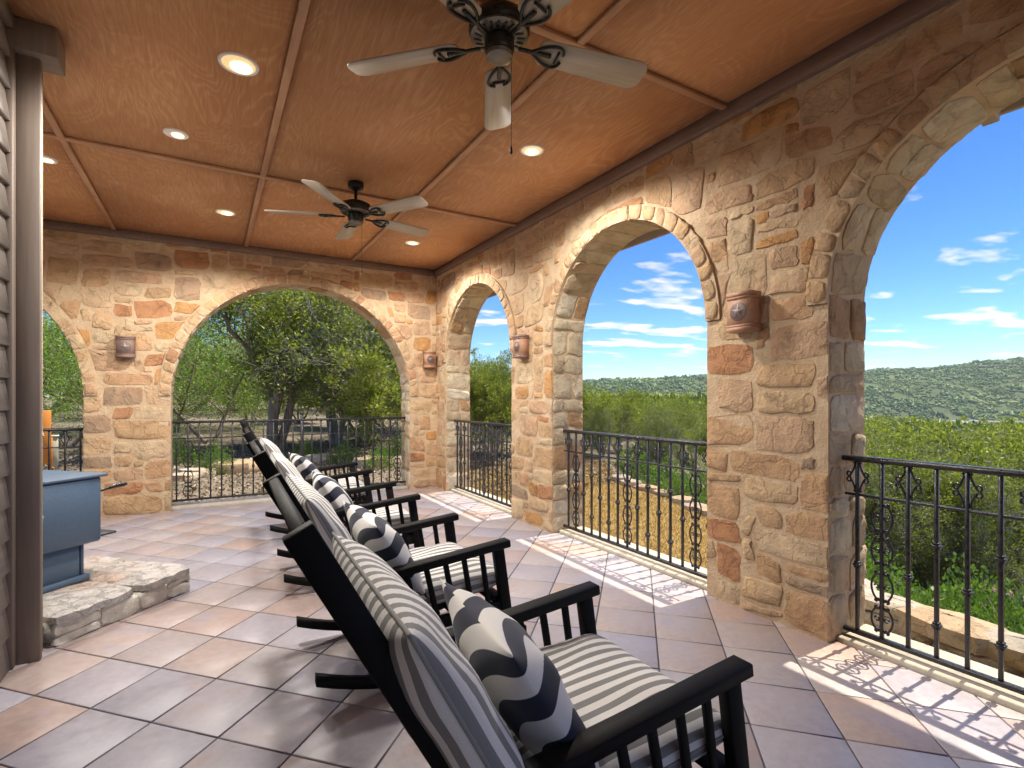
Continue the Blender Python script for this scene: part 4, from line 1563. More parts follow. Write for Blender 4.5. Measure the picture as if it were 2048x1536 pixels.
# ------------------------------------------------------------------ star wall lights
def sconce(loc, rz, label, mat, mat2):
    """local -y is away from the wall, z up"""
    s = empty('wall_sconce', loc, rz, label, 'wall light', 'star wall sconces')
    w, d, h = 0.082, 0.085, 0.20
    plan = [(-w, -0.0), (-w * 0.9, -d), (w * 0.9, -d), (w, 0.0)]
    MB().prism(plan[::-1], -h / 2, h / 2).build('body', mat, s)
    for zc_, sg in ((h / 2, 1), (-h / 2, -1)):
        mb = MB()
        p1 = [(-w - 0.004, 0.0), (-w * 0.9 - 0.004, -d - 0.005), (w * 0.9 + 0.004, -d - 0.005), (w + 0.004, 0.0)]
        p2 = [(x * 0.985, y * 0.985) for x, y in p1]
        z0, z1 = sorted((zc_ + sg * 0.012, zc_ - sg * 0.012))
        mb.prism(p1[::-1], z0, z1)
        z0, z1 = sorted((zc_ - sg * 0.0125, zc_ - sg * 0.026))
        mb.prism(p2[::-1], z0, z1)
        mb.build('trim', mat2, s)
    mb = MB()
    n = 28
    ring = [(0.054 * math.cos(2 * math.pi * k / n), 0.054 * math.sin(2 * math.pi * k / n)) for k in range(n)]
    vs_ = [(x, -d - 0.002, z) for x, z in ring] + [(x * 0.9, -d - 0.005, z * 0.9) for x, z in ring]
    fs_ = [(k, (k + 1) % n, n + (k + 1) % n, n + k) for k in range(n)] + [tuple(range(n, 2 * n))]
    mb.addref(vs_, fs_, (0, -1, 0))
    mb.build('disc', m_disc, s)
    mb = MB()
    pts = []
    for k in range(10):
        a = math.pi / 2 + math.pi * k / 5
        rr_ = 0.046 if k % 2 == 0 else 0.016
        pts.append((rr_ * math.cos(a), -d - 0.006, rr_ * math.sin(a)))
    pts.append((0, -d - 0.022, 0))
    mb.addref(pts, [(k, (k + 1) % 10, 10) for k in range(10)], (0, -1, 0))
    mb.build('star', m_star, s)
    return s


off = 0.018
sconce((-0.765, YW - off, 1.775), 0, 'brown star wall light on the end wall pier by the left arch', m_sconce_b, m_sconce_b)
sconce((2.60, YW - off, 1.765), 0, 'coppery star wall light tucked in the far corner', m_sconce, m_sconce)
sconce((XW - off, 4.41, 1.75), R(-90), 'star wall light with orange side between the narrow and middle arches', m_sconce, m_sconce_b)
sconce((XW - off, 1.925, 1.74), R(-90), 'large looking rust star wall light on the nearest stone pier', m_sconce, m_sconce)

# ------------------------------------------------------------------ hearth and stove
hearth = empty('stone_hearth', (-0.40, 3.65, 0), R(45), 'low raised limestone hearth slab under the blue stove', 'hearth')
# local x along (1,1), local y along (-1,1); near long edge at y = 0
HL0, HL1, HW, HH = -0.375, 0.415, 0.90, 0.165
MB().box(((HL0 + HL1) / 2, HW / 2, 0.055), (HL1 - HL0 - 0.03, HW - 0.03, 0.11)).build('core', m_pale, hearth)
rngh = np.random.default_rng(31)


def edge_stones(fm, L, mat):
    x = 0.0
    while x < L - 0.02:
        w = min(rngh.uniform(0.10, 0.24), L - x)
        zc_ = rngh.uniform(0.045, 0.075)
        for z0, z1 in (((0.002, 0.116),) if rngh.random() < 0.6 else ((0.002, zc_), (zc_, 0.116))):
            P = np.array(rr_outline(x + 0.001, x + w - 0.001, z0 + 0.001, z1 - 0.001, 16, rngh, 5, 0.003))
            mb = MB()
            stone_piece(mb, P, fm, rngh.uniform(0.005, 0.012), rngh)
            autosmooth(mb.build('stone', mat, hearth), 50)
        x += w


edge_stones(lambda u, z, d: (HL0 + u, 0.012 - d, z), HL1 - HL0, m_pale)
edge_stones(lambda u, z, d: (HL1 - 0.012 + d, u, z), HW, m_pale)
# flagstones on top: three slabs with broken edges
cuts = [HL0, 0.05, HL1]
for a, b in zip(cuts[:-1], cuts[1:]):
    for c, d in ((0.0, 0.52), (0.52, HW)):
        n = 24
        P = np.array(rr_outline(a + 0.004, b + (0.018 if b == HL1 else -0.004), c - (0.018 if c == 0 else -0.004), d - 0.004, n, rngh, 9, 0.005))
        mb = MB()
        vs_ = [(p[0], p[1], 0.117) for p in P] + [(p[0] + rngh.normal(0, .003), p[1] + rngh.normal(0, .003), 0.150 + rngh.normal(0, .003)) for p in P]
        cc = P.mean(0)
        P2 = cc + (P - cc) * 0.93
        vs_ += [(p[0], p[1], HH - 0.003 + rngh.normal(0, .003)) for p in P2]
        P3 = cc + (P[::2] - cc) * 0.5
        vs_ += [(p[0], p[1], HH + rngh.normal(0, .0035)) for p in P3]
        fs_ = [tuple(range(n))[::-1]]
        for k in range(n):
            k2 = (k + 1) % n
            fs_ += [(k, k2, n + k2, n + k), (n + k, n + k2, 2 * n + k2, 2 * n + k)]
        m_ = n // 2
        for k in range(m_):
            A, B_, C_ = 2 * n + 2 * k, 2 * n + (2 * k + 1) % n, 2 * n + (2 * k + 2) % n
            fs_ += [(A, B_, 3 * n + k), (B_, C_, 3 * n + (k + 1) % m_, 3 * n + k)]
        fs_.append(tuple(3 * n + k for k in range(m_)))
        mb.addv(vs_, fs_)
        autosmooth(mb.build('flagstone', m_hearth_stone, hearth), 40)

stove = empty('wood_stove', (-0.585, 3.935, HH), R(45), 'blue enamelled wood stove with a black door handle on the hearth', 'stove')
# local x forward (front), local y to the far side; near side face at y = 0
sw = 0.50
MB().bbox((-0.336, sw / 2, 0.02), (0.64, sw - 0.05, 0.035), 0.006).build('base_plate', m_stove, stove)
MB().bbox((-0.37, sw / 2, 0.13), (0.62, sw - 0.09, 0.20), 0.008).build('pedestal', m_stove, stove)
MB().bbox((-0.048, 0.055, 0.13), (0.018, 0.02, 0.20), 0.004).build('corner_strip', m_stove, stove)
MB().bbox((-0.328, sw / 2, 0.415), (0.72, sw, 0.385), 0.012).build('firebox', m_stove, stove)
MB().bbox((-0.325, sw / 2, 0.617), (0.765, sw + 0.03, 0.018), 0.005).build('top_plate', m_stove, stove)
MB().bbox((0.048, sw / 2, 0.42), (0.030, sw - 0.14, 0.30), 0.012).build('door', m_stove_dark, stove)
MB().bbox((0.085, sw / 2, 0.245), (0.12, sw - 0.06, 0.014), 0.004).build('ash_lip', m_stove_dark, stove)
mb = MB()
mb.tube([(0.057, 0.10, 0.50), (0.092, 0.085, 0.508), (0.132, 0.07, 0.52), (0.167, 0.055, 0.53), (0.197, 0.045, 0.533), (0.217, 0.04, 0.533)], [0.006, 0.007, 0.010, 0.015, 0.016, 0.009], 10)
mb.build('door_handle', m_iron, stove, True)
# ------------------------------------------------------------------ ground
EDGE = [(-60, 4.35), (0.4, 4.33), (1.2, 4.36), (2.0, 4.45), (3.2, 5.0), (4.2, 5.8), (5.2, 6.4), (6.3, 6.7), (7.3, 6.6), (8.5, 7.4), (10.0, 10.0), (14.0, 17.0), (60, 90)]
ey_, ex__ = np.array([p[0] for p in EDGE]), np.array([p[1] for p in EDGE])


def edge_x(y):
    return np.interp(y, ey_, ex__)


def ground_z(x, y):
    x, y = np.asarray(x, float), np.asarray(y, float)
    s = x - edge_x(y)
    flat = np.interp(y, [5.5, 9.0, 14, 40], [-0.46, -0.16, -0.10, 0.6])
    flat = np.where(x > 3.2, flat, np.interp(y, [6.0, 7.2, 14, 40], [-0.30, -0.16, -0.10, 0.6]))
    drop = np.interp(s, [0, 0.5, 6, 14, 40], [0.0, 0.45, 2.2, 3.9, 5.5])
    steep = np.interp(y, [-5, 3, 9, 20], [1.12, 1.0, 0.72, 0.6])
    wob = 0.05 * np.sin(1.7 * x + 0.6 * y) * np.cos(1.1 * y - 0.7 * x) + 0.3 * np.sin(0.21 * x + 1) * np.sin(0.17 * y) * np.clip(s / 12, 0, 1)
    near = np.where(s > 0, flat - drop * steep + wob * 1.4, flat + wob * 0.5)
    # farther out the land falls to the lake, less so towards the left
    k = x * math.sin(TH) + y * math.cos(TH)
    lat = x * math.cos(TH) - y * math.sin(TH)
    px = 1024 + 1040 * lat / np.maximum(k, 1.0)
    far = 1.25 + (794.5 - top_line(px)) / 1040 * np.clip(k, 0, 560) - 5.2
    far = far + np.interp(k, [430, 560], [0, 1]) * (-36 - far)
    w = np.clip((k - 17) / 10, 0, 1) * np.clip((px - 900) / 150, 0, 1) * (k > 1)
    back = np.where(k < 0, -0.8, near)
    return np.where(w > 0, near * (1 - w) + far * w, back)


def top_line(px):
    """skyline of the wood towards the lake, as a pixel row seen from the porch"""
    return np.interp(px, [1000, 1420, 1640, 1740, 1850, 1950, 2300], [790, 795, 834, 843, 846, 851, 852])


def warp(n, near, far):
    t = np.linspace(-1, 1, n)
    return np.sign(t) * (near * np.abs(t) + far * np.abs(t) ** 6)


NG = 300
gx = warp(NG, 34, 4000) + 6
gy = warp(NG, 34, 4000) + 8
GX, GY = np.meshgrid(gx, gy, indexing='ij')
GZ = ground_z(GX, GY)
# keep the soil well under the porch slab
under = (GX < XO + 0.05) & (GY < YO + 0.05)
GZ = np.where(under, -0.5, GZ)
V = np.stack([GX, GY, GZ], -1).reshape(-1, 3)
ii = np.arange(NG * NG).reshape(NG, NG)
F = np.stack([ii[:-1, :-1], ii[1:, :-1], ii[1:, 1:], ii[:-1, 1:]], -1).reshape(-1, 4)
me = fast_mesh('ground', V, F, True)
at = me.attributes.new('lawn', 'FLOAT', 'POINT')
sE = edge_x(V[:, 1]) - V[:, 0]
lawn_m = np.clip(sE / 0.25, 0, 1) * np.clip((9.2 - V[:, 1]) / 1.2, 0, 1) * (V[:, 0] > 2.9)
at.data.foreach_set('value', lawn_m.astype(np.float32))
ground = props(link('ground', me, m_ground), kind='structure')


# ------------------------------------------------------------------ leaves and trees
def leaf_cards(pos, dirs, ln, wd, rng):
    """diamond leaves: pos (m,3), dirs (m,3) unit, ln/wd (m,)"""
    m = len(pos)
    r = rng.normal(size=(m, 3))
    side = np.cross(dirs, r)
    side /= np.linalg.norm(side, axis=1, keepdims=True) + 1e-9
    a = pos
    b = pos + dirs * ln[:, None] * 0.45 + side * wd[:, None] * 0.5
    c = pos + dirs * ln[:, None]
    d = pos + dirs * ln[:, None] * 0.45 - side * wd[:, None] * 0.5
    V = np.stack([a, b, c, d], 1).reshape(-1, 3)
    F = np.arange(m * 4).reshape(m, 4)
    return V, F


def unit(v):
    return v / (np.linalg.norm(v, axis=-1, keepdims=True) + 1e-9)


def branch(rng, p, d, L, r, lvl, maxl, segs, tips, spread, up, twig):
    """grow one branch; segs gets polylines (pts, radii, level)"""
    n = 5 if lvl < 2 else 4
    pts, rad = [p.copy()], [r]
    step = L / n
    for k in range(n):
        d = unit(d + rng.normal(0, 0.16 + 0.05 * lvl, 3) + np.array([0, 0, up * (0.12 if lvl else 0.05)]))
        p = p + d * step
        pts.append(p.copy())
        rad.append(r * (1 - 0.62 * (k + 1) / n))
        if lvl < maxl and (k >= 1 or lvl > 0):
            nb_ = 1 + (rng.random() < 0.55)
            for _ in range(nb_):
                q = unit(np.cross(d, rng.normal(size=3)))
                nd_ = unit(d * (1 - spread) + q * spread + np.array([0, 0, up * 0.15]))
                branch(rng, p, nd_, L * rng.uniform(0.45, 0.72), rad[-1] * 0.62, lvl + 1, maxl, segs, tips, spread, up, twig)
        elif lvl == maxl:
            tips.append((p.copy(), d.copy()))
    segs.append((pts, rad, lvl))


def make_tree_meshes(name, seed, trunks, height, maxl, leaf, per_tip, clump, spread=0.6, up=0.6, bare=0.0, trunk_r=0.11, flat=1.0):
    """returns trunk mesh and crown mesh of a tree of about the given height, base at the origin"""
    rng = np.random.default_rng(seed)
    segs, tips = [], []
    for t in range(trunks):
        a = 2 * math.pi * t / max(1, trunks) + rng.uniform(-0.5, 0.5)
        lean = (0.12 if trunks == 1 else 0.32) * rng.uniform(0.6, 1.3)
        d = unit(np.array([math.cos(a) * lean, math.sin(a) * lean, 1.0]))
        branch(rng, np.array([math.cos(a), math.sin(a), 0]) * (0.06 if trunks > 1 else 0.0), d, height * rng.uniform(0.62, 0.78), trunk_r * rng.uniform(0.8, 1.1), 0, maxl, segs, tips, spread, up, 0)
    top = max(p[2] for p, d in tips)
    mbT = MB()
    for pts, rad, lvl in segs:
        if lvl <= maxl:
            mbT.tube(pts, [max(x, 0.004) for x in rad], 7 if lvl == 0 else (5 if lvl == 1 else 3), cap=False)
    T = np.array(mbT.v)
    tp = np.array([p for p, d in tips])
    td = np.array([d for p, d in tips])
    keep = rng.random(len(tp)) > bare
    tp, td = tp[keep], td[keep]
    m = len(tp) * per_tip
    base = np.repeat(tp, per_tip, 0)
    bd = np.repeat(td, per_tip, 0)
    pos = base + rng.normal(0, clump, (m, 3)) * np.array([1, 1, 0.75 * flat])
    dirs = unit(bd * 0.5 + unit(pos - base) * 0.9 + rng.normal(0, 0.45, (m, 3)) + np.array([0, 0, 0.25]))
    ln = leaf[0] * rng.uniform(0.65, 1.35, m)
    wd = leaf[1] * rng.uniform(0.7, 1.3, m)
    V, F = leaf_cards(pos, dirs, ln, wd, rng)
    k = height / max(top, 0.1)
    return fast_mesh(name + '_trunk', T * k, mbT.f, True), fast_mesh(name + '_crown', V * k, F), len(F)


def place_tree(name, tm, cm, bark, leafm, loc, sc, rz, label, group, cat='tree'):
    o = empty(name, loc, rz, label, cat, group)
    o.scale = sc
    t = link('trunk', tm, bark, o)
    c = link('crown', cm, leafm, o)
    return o


JUN = []
for k in range(4):
    JUN.append(make_tree_meshes('juniper', 100 + k, (3, 2, 4, 3)[k], 4.5, 3, (0.15, 0.052), 20, 0.085, 0.55, 0.85, 0.68, 0.085))
OAK = [make_tree_meshes('oak', 200 + k, 2, 5.0, 3, (0.075, 0.045), 9, 0.15, 0.68, 0.35, 0.30, 0.10) for k in range(2)]
HERO = make_tree_meshes('hero_juniper', 311, 3, 6.2, 3, (0.13, 0.046), 22, 0.15, 0.55, 0.55, 0.52, 0.17)
DEAD = make_tree_meshes('twiggy_juniper', 317, 3, 5.6, 4, (0.12, 0.045), 6, 0.10, 0.62, 0.4, 0.80, 0.12)
for tm, cm, n_ in JUN:
    tm.materials.append(m_bark); cm.materials.append(m_juniper)
for tm, cm, n_ in OAK:
    tm.materials.append(m_bark); cm.materials.append(m_oak)
HERO[0].materials.append(m_bark); HERO[1].materials.append(m_juniper)
DEAD[0].materials.append(m_twig); DEAD[1].materials.append(m_juniper)


def at_px(px, k):
    """world x, y on the sight line through pixel column px at depth k"""
    lat = (px - 1024) / 1040 * k
    return (k * math.sin(TH) + lat * math.cos(TH), k * math.cos(TH) - lat * math.sin(TH))


def tree_at(px, k, top_px, kind, wide, label, group, idx=0, name='juniper_tree', seed=0):
    x, y = at_px(px, k)
    z = float(ground_z(x, y)) - 0.05
    rr0 = random.Random(int(px * 31 + k * 17))
    ztop = CAM.z + (794.5 - top_px - rr0.uniform(-10, 10) * (top_px > 690)) / 1040 * k
    h = max(ztop - z, 1.2)
    tm, cm, _ = kind
    h0 = max(v for v in (cm.vertices[i].co.z for i in range(0, len(cm.vertices), 97)))
    s = h / h0
    rr = random.Random(seed + int(px * 7 + k * 13))
    return place_tree(name, tm, cm, None, None, (x, y, z), (s * wide, s * wide, s), rr.uniform(0, 6.28), label, group)


# trees seen through the wide end arch
G1 = 'trees beyond the end wall'
o = place_tree('juniper_tree', HERO[0], HERO[1], None, None, (*at_px(548, 12.6), float(ground_z(*at_px(548, 12.6))) - 0.05), (1, 1, 1), 2.2, 'big forked juniper with pale shaggy trunk centred in the wide end arch', 'tree', G1)
o = place_tree('juniper_tree', DEAD[0], DEAD[1], None, None, (*at_px(672, 14.6), float(ground_z(*at_px(672, 14.6))) - 0.05), (1.05, 1.05, 1.0), 0.7, 'grey twiggy half-bare juniper right of the forked trunk', 'tree', G1)
tree_at(420, 14.5, 600, OAK[0], 1.0, 'dense dark green oak at the left of the wide end arch', G1, name='oak_tree')
tree_at(350, 17.5, 590, OAK[1], 1.15, 'tall leafy oak rising behind the dark oak in the end arch', G1, name='oak_tree')
tree_at(500, 19.0, 680, OAK[1], 1.1, 'leafy oak half hidden behind the forked juniper', G1, name='oak_tree')
tree_at(735, 15.0, 640, JUN[0], 1.15, 'bright green juniper at the right side of the end arch', G1)
tree_at(805, 12.6, 640, JUN[1], 1.0, 'juniper leaning against the right edge of the end arch', G1)
tree_at(690, 20.0, 700, JUN[3], 1.3, 'juniper behind the twiggy grey juniper', G1)
tree_at(600, 22.0, 715, JUN[2], 1.4, 'distant juniper filling the gap behind the forked trunk', G1)
tree_at(830, 19.0, 600, JUN[2], 1.3, 'tall juniper mostly hidden by the corner of the walls', G1)
tree_at(130, 13.0, 585, OAK[0], 1.0, 'leafy tree filling the far left arch', G1, name='oak_tree')
tree_at(60, 16.0, 540, OAK[1], 1.2, 'taller tree behind the leafy tree of the left arch', G1, name='oak_tree')
tree_at(210, 18.0, 520, OAK[0], 1.2, 'tree hidden largely behind the pier between the left arches', G1, name='oak_tree')
tree_at(300, 24.0, 560, OAK[1], 1.5, 'far oak topping the left of the end arch', G1, name='oak_tree')
for q_, (px, k, tp) in enumerate(((380, 30, 640), (470, 32, 660), (560, 30, 690), (640, 33, 680), (720, 31, 690), (800, 32, 680), (110, 28, 600))):
    tree_at(px, k, tp, OAK[q_ % 2], 1.5, 'background oak of the wood behind the end arch, ' + ('first', 'second', 'third', 'fourth', 'fifth', 'sixth', 'leftmost of all')[q_] + (' from left' if q_ < 6 else ''), G1, name='oak_tree')

# trees seen through the narrow arch and the middle arch
G2 = 'junipers beyond the lawn'
ordn = ['first', 'second', 'third', 'fourth', 'fifth', 'sixth', 'seventh', 'eighth', 'ninth', 'tenth', 'eleventh', 'twelfth', 'thirteenth', 'fourteenth', 'fifteenth', 'sixteenth', 'seventeenth', 'eighteenth', 'nineteenth', 'twentieth', 'twenty-first', 'twenty-second', 'twenty-third', 'twenty-fourth']
for q_, (px, k, tp, j, w) in enumerate(((945, 12.0, 730, 1, 0.9), (985, 11.0, 672, 2, 0.72), (1030, 12.5, 700, 0, 0.8), (915, 16, 720, 3, 1.1))):
    tree_at(px, k, tp, JUN[j], w, ('low juniper at the left of the narrow arch', 'tall open juniper against the sky in the narrow arch', 'juniper at the right jamb of the narrow arch', 'juniper behind the jamb left of the narrow arch')[q_], G2)
B_ = [(1165, 13, 758, 0, .95), (1195, 15, 800, 2, 1.0), (1235, 13.5, 792, 1, 1.05), (1270, 17, 765, 3, .8), (1310, 14, 800, 0, 1.05), (1345, 18, 774, 2, .9), (1385, 15.5, 800, 1, 1.1), (1425, 19, 782, 3, 1.0), (1215, 21, 778, 1, 1.2), (1295, 23, 785, 0, 1.3), (1370, 25, 788, 2, 1.3), (1150, 19, 770, 3, 1.1)]
for q_, (px, k, tp, j, w) in enumerate(B_):
    tree_at(px, k, tp, JUN[j], w, ordn[q_] + ' juniper of the belt behind the lawn in the middle arch', G2)
# trees below the slope, seen through the foreground arch
G3 = 'junipers on the slope below the porch'
C_ = [(1735, 10.5, 868, 0, 1.0), (1800, 12.5, 855, 1, 1.0), (1860, 10.0, 872, 2, .95), (1930, 12.0, 850, 3, 1.0), (1990, 10.5, 866, 1, 1.0), (2060, 12.0, 852, 0, 1.1), (2130, 10.5, 860, 2, 1.0), (1700, 14.5, 845, 2, 1.1), (1765, 16, 838, 3, 1.2), (1840, 17, 842, 0, 1.2), (1905, 16.5, 836, 2, 1.1), (1968, 15.5, 832, 1, 1.0), (2035, 17, 840, 3, 1.2), (1640, 16, 842, 1, 1.1), (1580, 15, 835, 0, 1.1), (1500, 17, 825, 2, 1.1),
      (1745, 22, 846, 1, 1.3), (1820, 24, 848, 2, 1.4), (1890, 23, 845, 3, 1.4), (1960, 25, 846, 0, 1.4), (2030, 23, 845, 1, 1.4), (1680, 24, 840, 3, 1.4), (1600, 25, 830, 2, 1.4), (2100, 24, 846, 0, 1.4)]
for q_, (px, k, tp, j, w) in enumerate(C_):
    tree_at(px, k, tp, JUN[j], w, ordn[q_] + ' juniper on the slope seen through the foreground arch', G3)


for q_, (px, k, tp, w) in enumerate(((1775, 9.6, 885, .8), (1955, 9.4, 880, .8), (1880, 13.5, 850, .9), (1205, 12.2, 800, .75), (1330, 12.6, 805, .75))):
    tree_at(px, k, tp, DEAD, w, ('grey half-dead juniper close behind the foreground railing', 'grey twiggy juniper at the right of the foreground arch', 'thin grey juniper amid the slope trees', 'grey twiggy juniper at the left of the middle arch', 'grey thin juniper right of centre in the middle arch')[q_], 'half-bare grey junipers')


# shrubs ---------------------------------------------------------------
def shrub_mesh(name, seed, r, h, n, leaf, stems=14):
    rng = np.random.default_rng(seed)
    mb = MB()
    for s in range(stems):
        a = rng.uniform(0, 6.28)
        q = rng.uniform(0.3, 1.0) * r
        p1 = np.array([math.cos(a) * q, math.sin(a) * q, h * rng.uniform(0.5, 0.95)])
        mb.tube([(0, 0, 0), p1 * [0.35, 0.35, 0.55], p1], [0.012, 0.008, 0.003], 4, cap=False)
    u = unit(rng.normal(size=(n, 3)))
    u[:, 2] = np.abs(u[:, 2])
    rad = rng.uniform(0.45, 1.0, n) ** 0.5
    lump = 1 + 0.22 * np.sin(5 * u[:, 0] + 2) * np.cos(4 * u[:, 1]) + 0.15 * np.sin(9 * u[:, 1] + 7 * u[:, 2])
    pos = u * (rad * lump)[:, None] * np.array([r, r, h])
    dirs = unit(u * 0.7 + rng.normal(0, 0.5, (n, 3)) + [0, 0, 0.4])
    V, F = leaf_cards(pos, dirs, leaf[0] * rng.uniform(.6, 1.3, n), leaf[1] * rng.uniform(.6, 1.3, n), rng)
    return mb.mesh(name + '_stems', True), fast_mesh(name + '_leaves', V, F)


SH = [shrub_mesh('shrub', 400 + k, 0.6, 0.8, 2600, (0.06, 0.032)) for k in range(3)]
for st, lf in SH:
    st.materials.append(m_bark)
    lf.materials.append(m_shrub)


def shrub(x, y, s, k, label, group, zs=1.0):
    o = empty('shrub', (x, y, float(ground_z(x, y)) - 0.03), random.uniform(0, 6), label, 'shrub', group)
    o.scale = (s, s, s * zs)
    link('stems', SH[k][0], None, o)
    link('foliage', SH[k][1], None, o)
    return o


x, y = at_px(432, 9.4)
shrub(x, y, 0.62, 0, 'small bright green shrub behind the end arch railing', 'shrubs by the end arch', 1.0)
for q_, (px, k, s, kk, lab) in enumerate(((352, 10.6, 0.7, 1, 'olive shrub at the left jamb of the end arch'), (690, 10.8, 0.55, 2, 'low shrub behind the middle of the end railing'), (760, 10.0, 0.5, 0, 'small shrub behind the right of the end railing'), (800, 11.2, 0.7, 1, 'shrub at the right jamb of the end arch'), (610, 11.5, 0.5, 1, 'low shrub left of the railing post'))):
    x, y = at_px(px, k)
    shrub(x, y, s, kk, lab, 'shrubs by the end arch')
shr = [(6.9, 6.2, .65, 0), (7.3, 5.1, .7, 1), (7.6, 7.2, .9, 2), (7.0, 4.2, .6, 0), (8.3, 6.0, 1.0, 1), (8.6, 4.6, 1.0, 2), (6.4, 3.6, .55, 1), (7.9, 8.4, .9, 0), (9.2, 7.4, 1.1, 2)]
for q_, (x, y, s, k) in enumerate(shr):
    shrub(x, y, s, k, ordn[q_] + ' green shrub in the bed behind the dry lawn', 'shrubs in the bed beyond the lawn')
shc = [(5.3, 2.2, .75, 0), (5.6, 1.5, .85, 1), (5.4, 0.9, .8, 2), (6.2, 2.0, .95, 2), (6.4, 1.2, 1.0, 0), (6.1, 0.5, .9, 1), (7.0, 2.4, 1.0, 1), (7.3, 1.5, 1.05, 2), (7.0, 0.6, 1.0, 0), (8.0, 2.0, 1.1, 0), (8.2, 1.0, 1.1, 1), (5.9, 2.9, .7, 1), (6.9, 3.2, .8, 2), (5.2, 0.2, .75, 0)]
for q_, (x, y, s, k) in enumerate(shc):
    shrub(x, y, s * 1.0, k, ordn[q_] + ' leafy shrub below the foreground railing', 'shrubs under the foreground arch')

# low stone edging of the garden bed and terrace edge ------------------
edging = empty('garden_wall', (5.0, 3.5, -0.4), 0, 'low dry-stacked limestone wall edging the lawn and terrace', 'wall')
rnge = np.random.default_rng(55)
ys = list(np.arange(-0.6, 7.6, 0.02))
pts = [(float(edge_x(v)), v) for v in ys]
acc, last, nxt = 0.0, pts[0], 0.0
marks = []
for p in pts[1:]:
    acc += math.hypot(p[0] - last[0], p[1] - last[1])
    if acc >= nxt:
        marks.append((p, math.atan2(p[1] - last[1], p[0] - last[0])))
        nxt = acc + rnge.uniform(0.26, 0.5)
    last = p


def boulder(mb, c, s, rz, rng, n1=9, n2=6):
    rot = Matrix.Rotation(rz, 3, 'Z')
    vs_, fs_ = [], []
    for j in range(n2 + 1):
        v = -math.pi / 2 + math.pi * j / n2
        for i in range(n1):
            u = 2 * math.pi * i / n1
            d = Vector((math.cos(v) * math.cos(u), math.cos(v) * math.sin(u), math.sin(v)))
            q = (abs(d.x) ** 4 + abs(d.y) ** 4 + abs(d.z) ** 4) ** -0.25
            d = d * q * (1 + rng.normal(0, 0.05))
            p = rot @ Vector((d.x * s[0], d.y * s[1], d.z * s[2]))
            vs_.append((p.x + c[0], p.y + c[1], p.z + c[2]))
    for j in range(n2):
        for i in range(n1):
            i2 = (i + 1) % n1
            fs_.append((j * n1 + i, j * n1 + i2, (j + 1) * n1 + i2, (j + 1) * n1 + i))
    mb.addv(vs_, fs_)


e0 = edging.location
for (p, an) in marks:
    big = p[1] < 2.6
    for lay in range(2 if big else 1):
        mb = MB()
        L = rnge.uniform(0.19, 0.29) * (1.25 if big else 0.8)
        H = rnge.uniform(0.05, 0.085) * (1.1 if big else 0.8)
        zc_ = float(ground_z(p[0] - 0.15, p[1])) + (0.03 if lay == 0 else 0.14)
        boulder(mb, (p[0] + rnge.normal(0, .03) - e0.x, p[1] + lay * 0.15 - e0.y, zc_ - e0.z), (L, rnge.uniform(0.13, 0.2), H), an + rnge.normal(0, .1), rnge)
        autosmooth(mb.build('stone', m_rock, edging), 45)

# loose rocks behind the end arch
rngr = np.random.default_rng(66)
spots_r = [(470, 9.6, .34, 'flat grey limestone ledge behind the end railing'), (395, 9.2, .24, 'pale rock left of the bright shrub'), (520, 10.3, .28, 'grey rock below the forked trunk'), (560, 9.0, .16, 'small pale rock in the leaf litter'),
           (640, 11.3, .26, 'rock behind the railing post'), (745, 10.4, .30, 'pinkish rock heap piece by the right railing'), (785, 10.9, .24, 'rock near the right jamb of the end arch'), (720, 11.2, .22, 'low rock between the small shrubs'), (365, 8.8, .2, 'rock beside the left jamb of the end arch'), (455, 10.4, .2, 'broken rock behind the limestone ledge')]
for (px, k, s, lab) in spots_r:
    x, y = at_px(px, k)
    mb = MB()
    boulder(mb, (0, 0, 0), (s * 1.3, s, s * 0.42), rngr.uniform(0, 3), rngr, 11, 7)
    o = autosmooth(mb.build('rock', m_rock), 45)
    o.location = (x, y, float(ground_z(x, y)) + s * 0.15)
    props(o, lab, 'rock', 'rocks behind the end arch')

# leaf litter and dry grass (uncountable)
rngl = np.random.default_rng(77)
n = 26000
lx, ly = rngl.uniform(-4.5, 7.5, n), 7.25 + rngl.uniform(0, 1, n) ** 1.3 * 9
pos = np.stack([lx, ly, ground_z(lx, ly) + rngl.uniform(0.0, 0.025, n)], 1)
dirs = unit(np.stack([rngl.normal(size=n), rngl.normal(size=n), rngl.normal(0, 0.35, n)], 1))
V, F = leaf_cards(pos, dirs, rngl.uniform(0.03, 0.09, n), rngl.uniform(0.02, 0.05, n), rngl)
props(link('fallen_leaves', fast_mesh('fallen_leaves', V, F), m_litter), 'dry fallen leaves covering the ground behind the end arch', 'leaf litter', kind='stuff')
n = 60000
lx, ly = rngl.uniform(3.1, 7.6, n), rngl.uniform(0.2, 9.5, n)
ok = (lx < edge_x(ly) - 0.05)
lx, ly = lx[ok], ly[ok]
n = len(lx)
pos = np.stack([lx, ly, ground_z(lx, ly) - 0.004], 1)
dirs = unit(np.stack([rngl.normal(0, .55, n), rngl.normal(0, .55, n), np.ones(n)], 1))
V, F = leaf_cards(pos, dirs, rngl.uniform(0.025, 0.06, n), rngl.uniform(0.006, 0.011, n), rngl)
props(link('dry_lawn_grass', fast_mesh('dry_lawn_grass', V, F), m_drygrass), 'golden dry lawn grass beyond the middle arch', 'grass', kind='stuff')
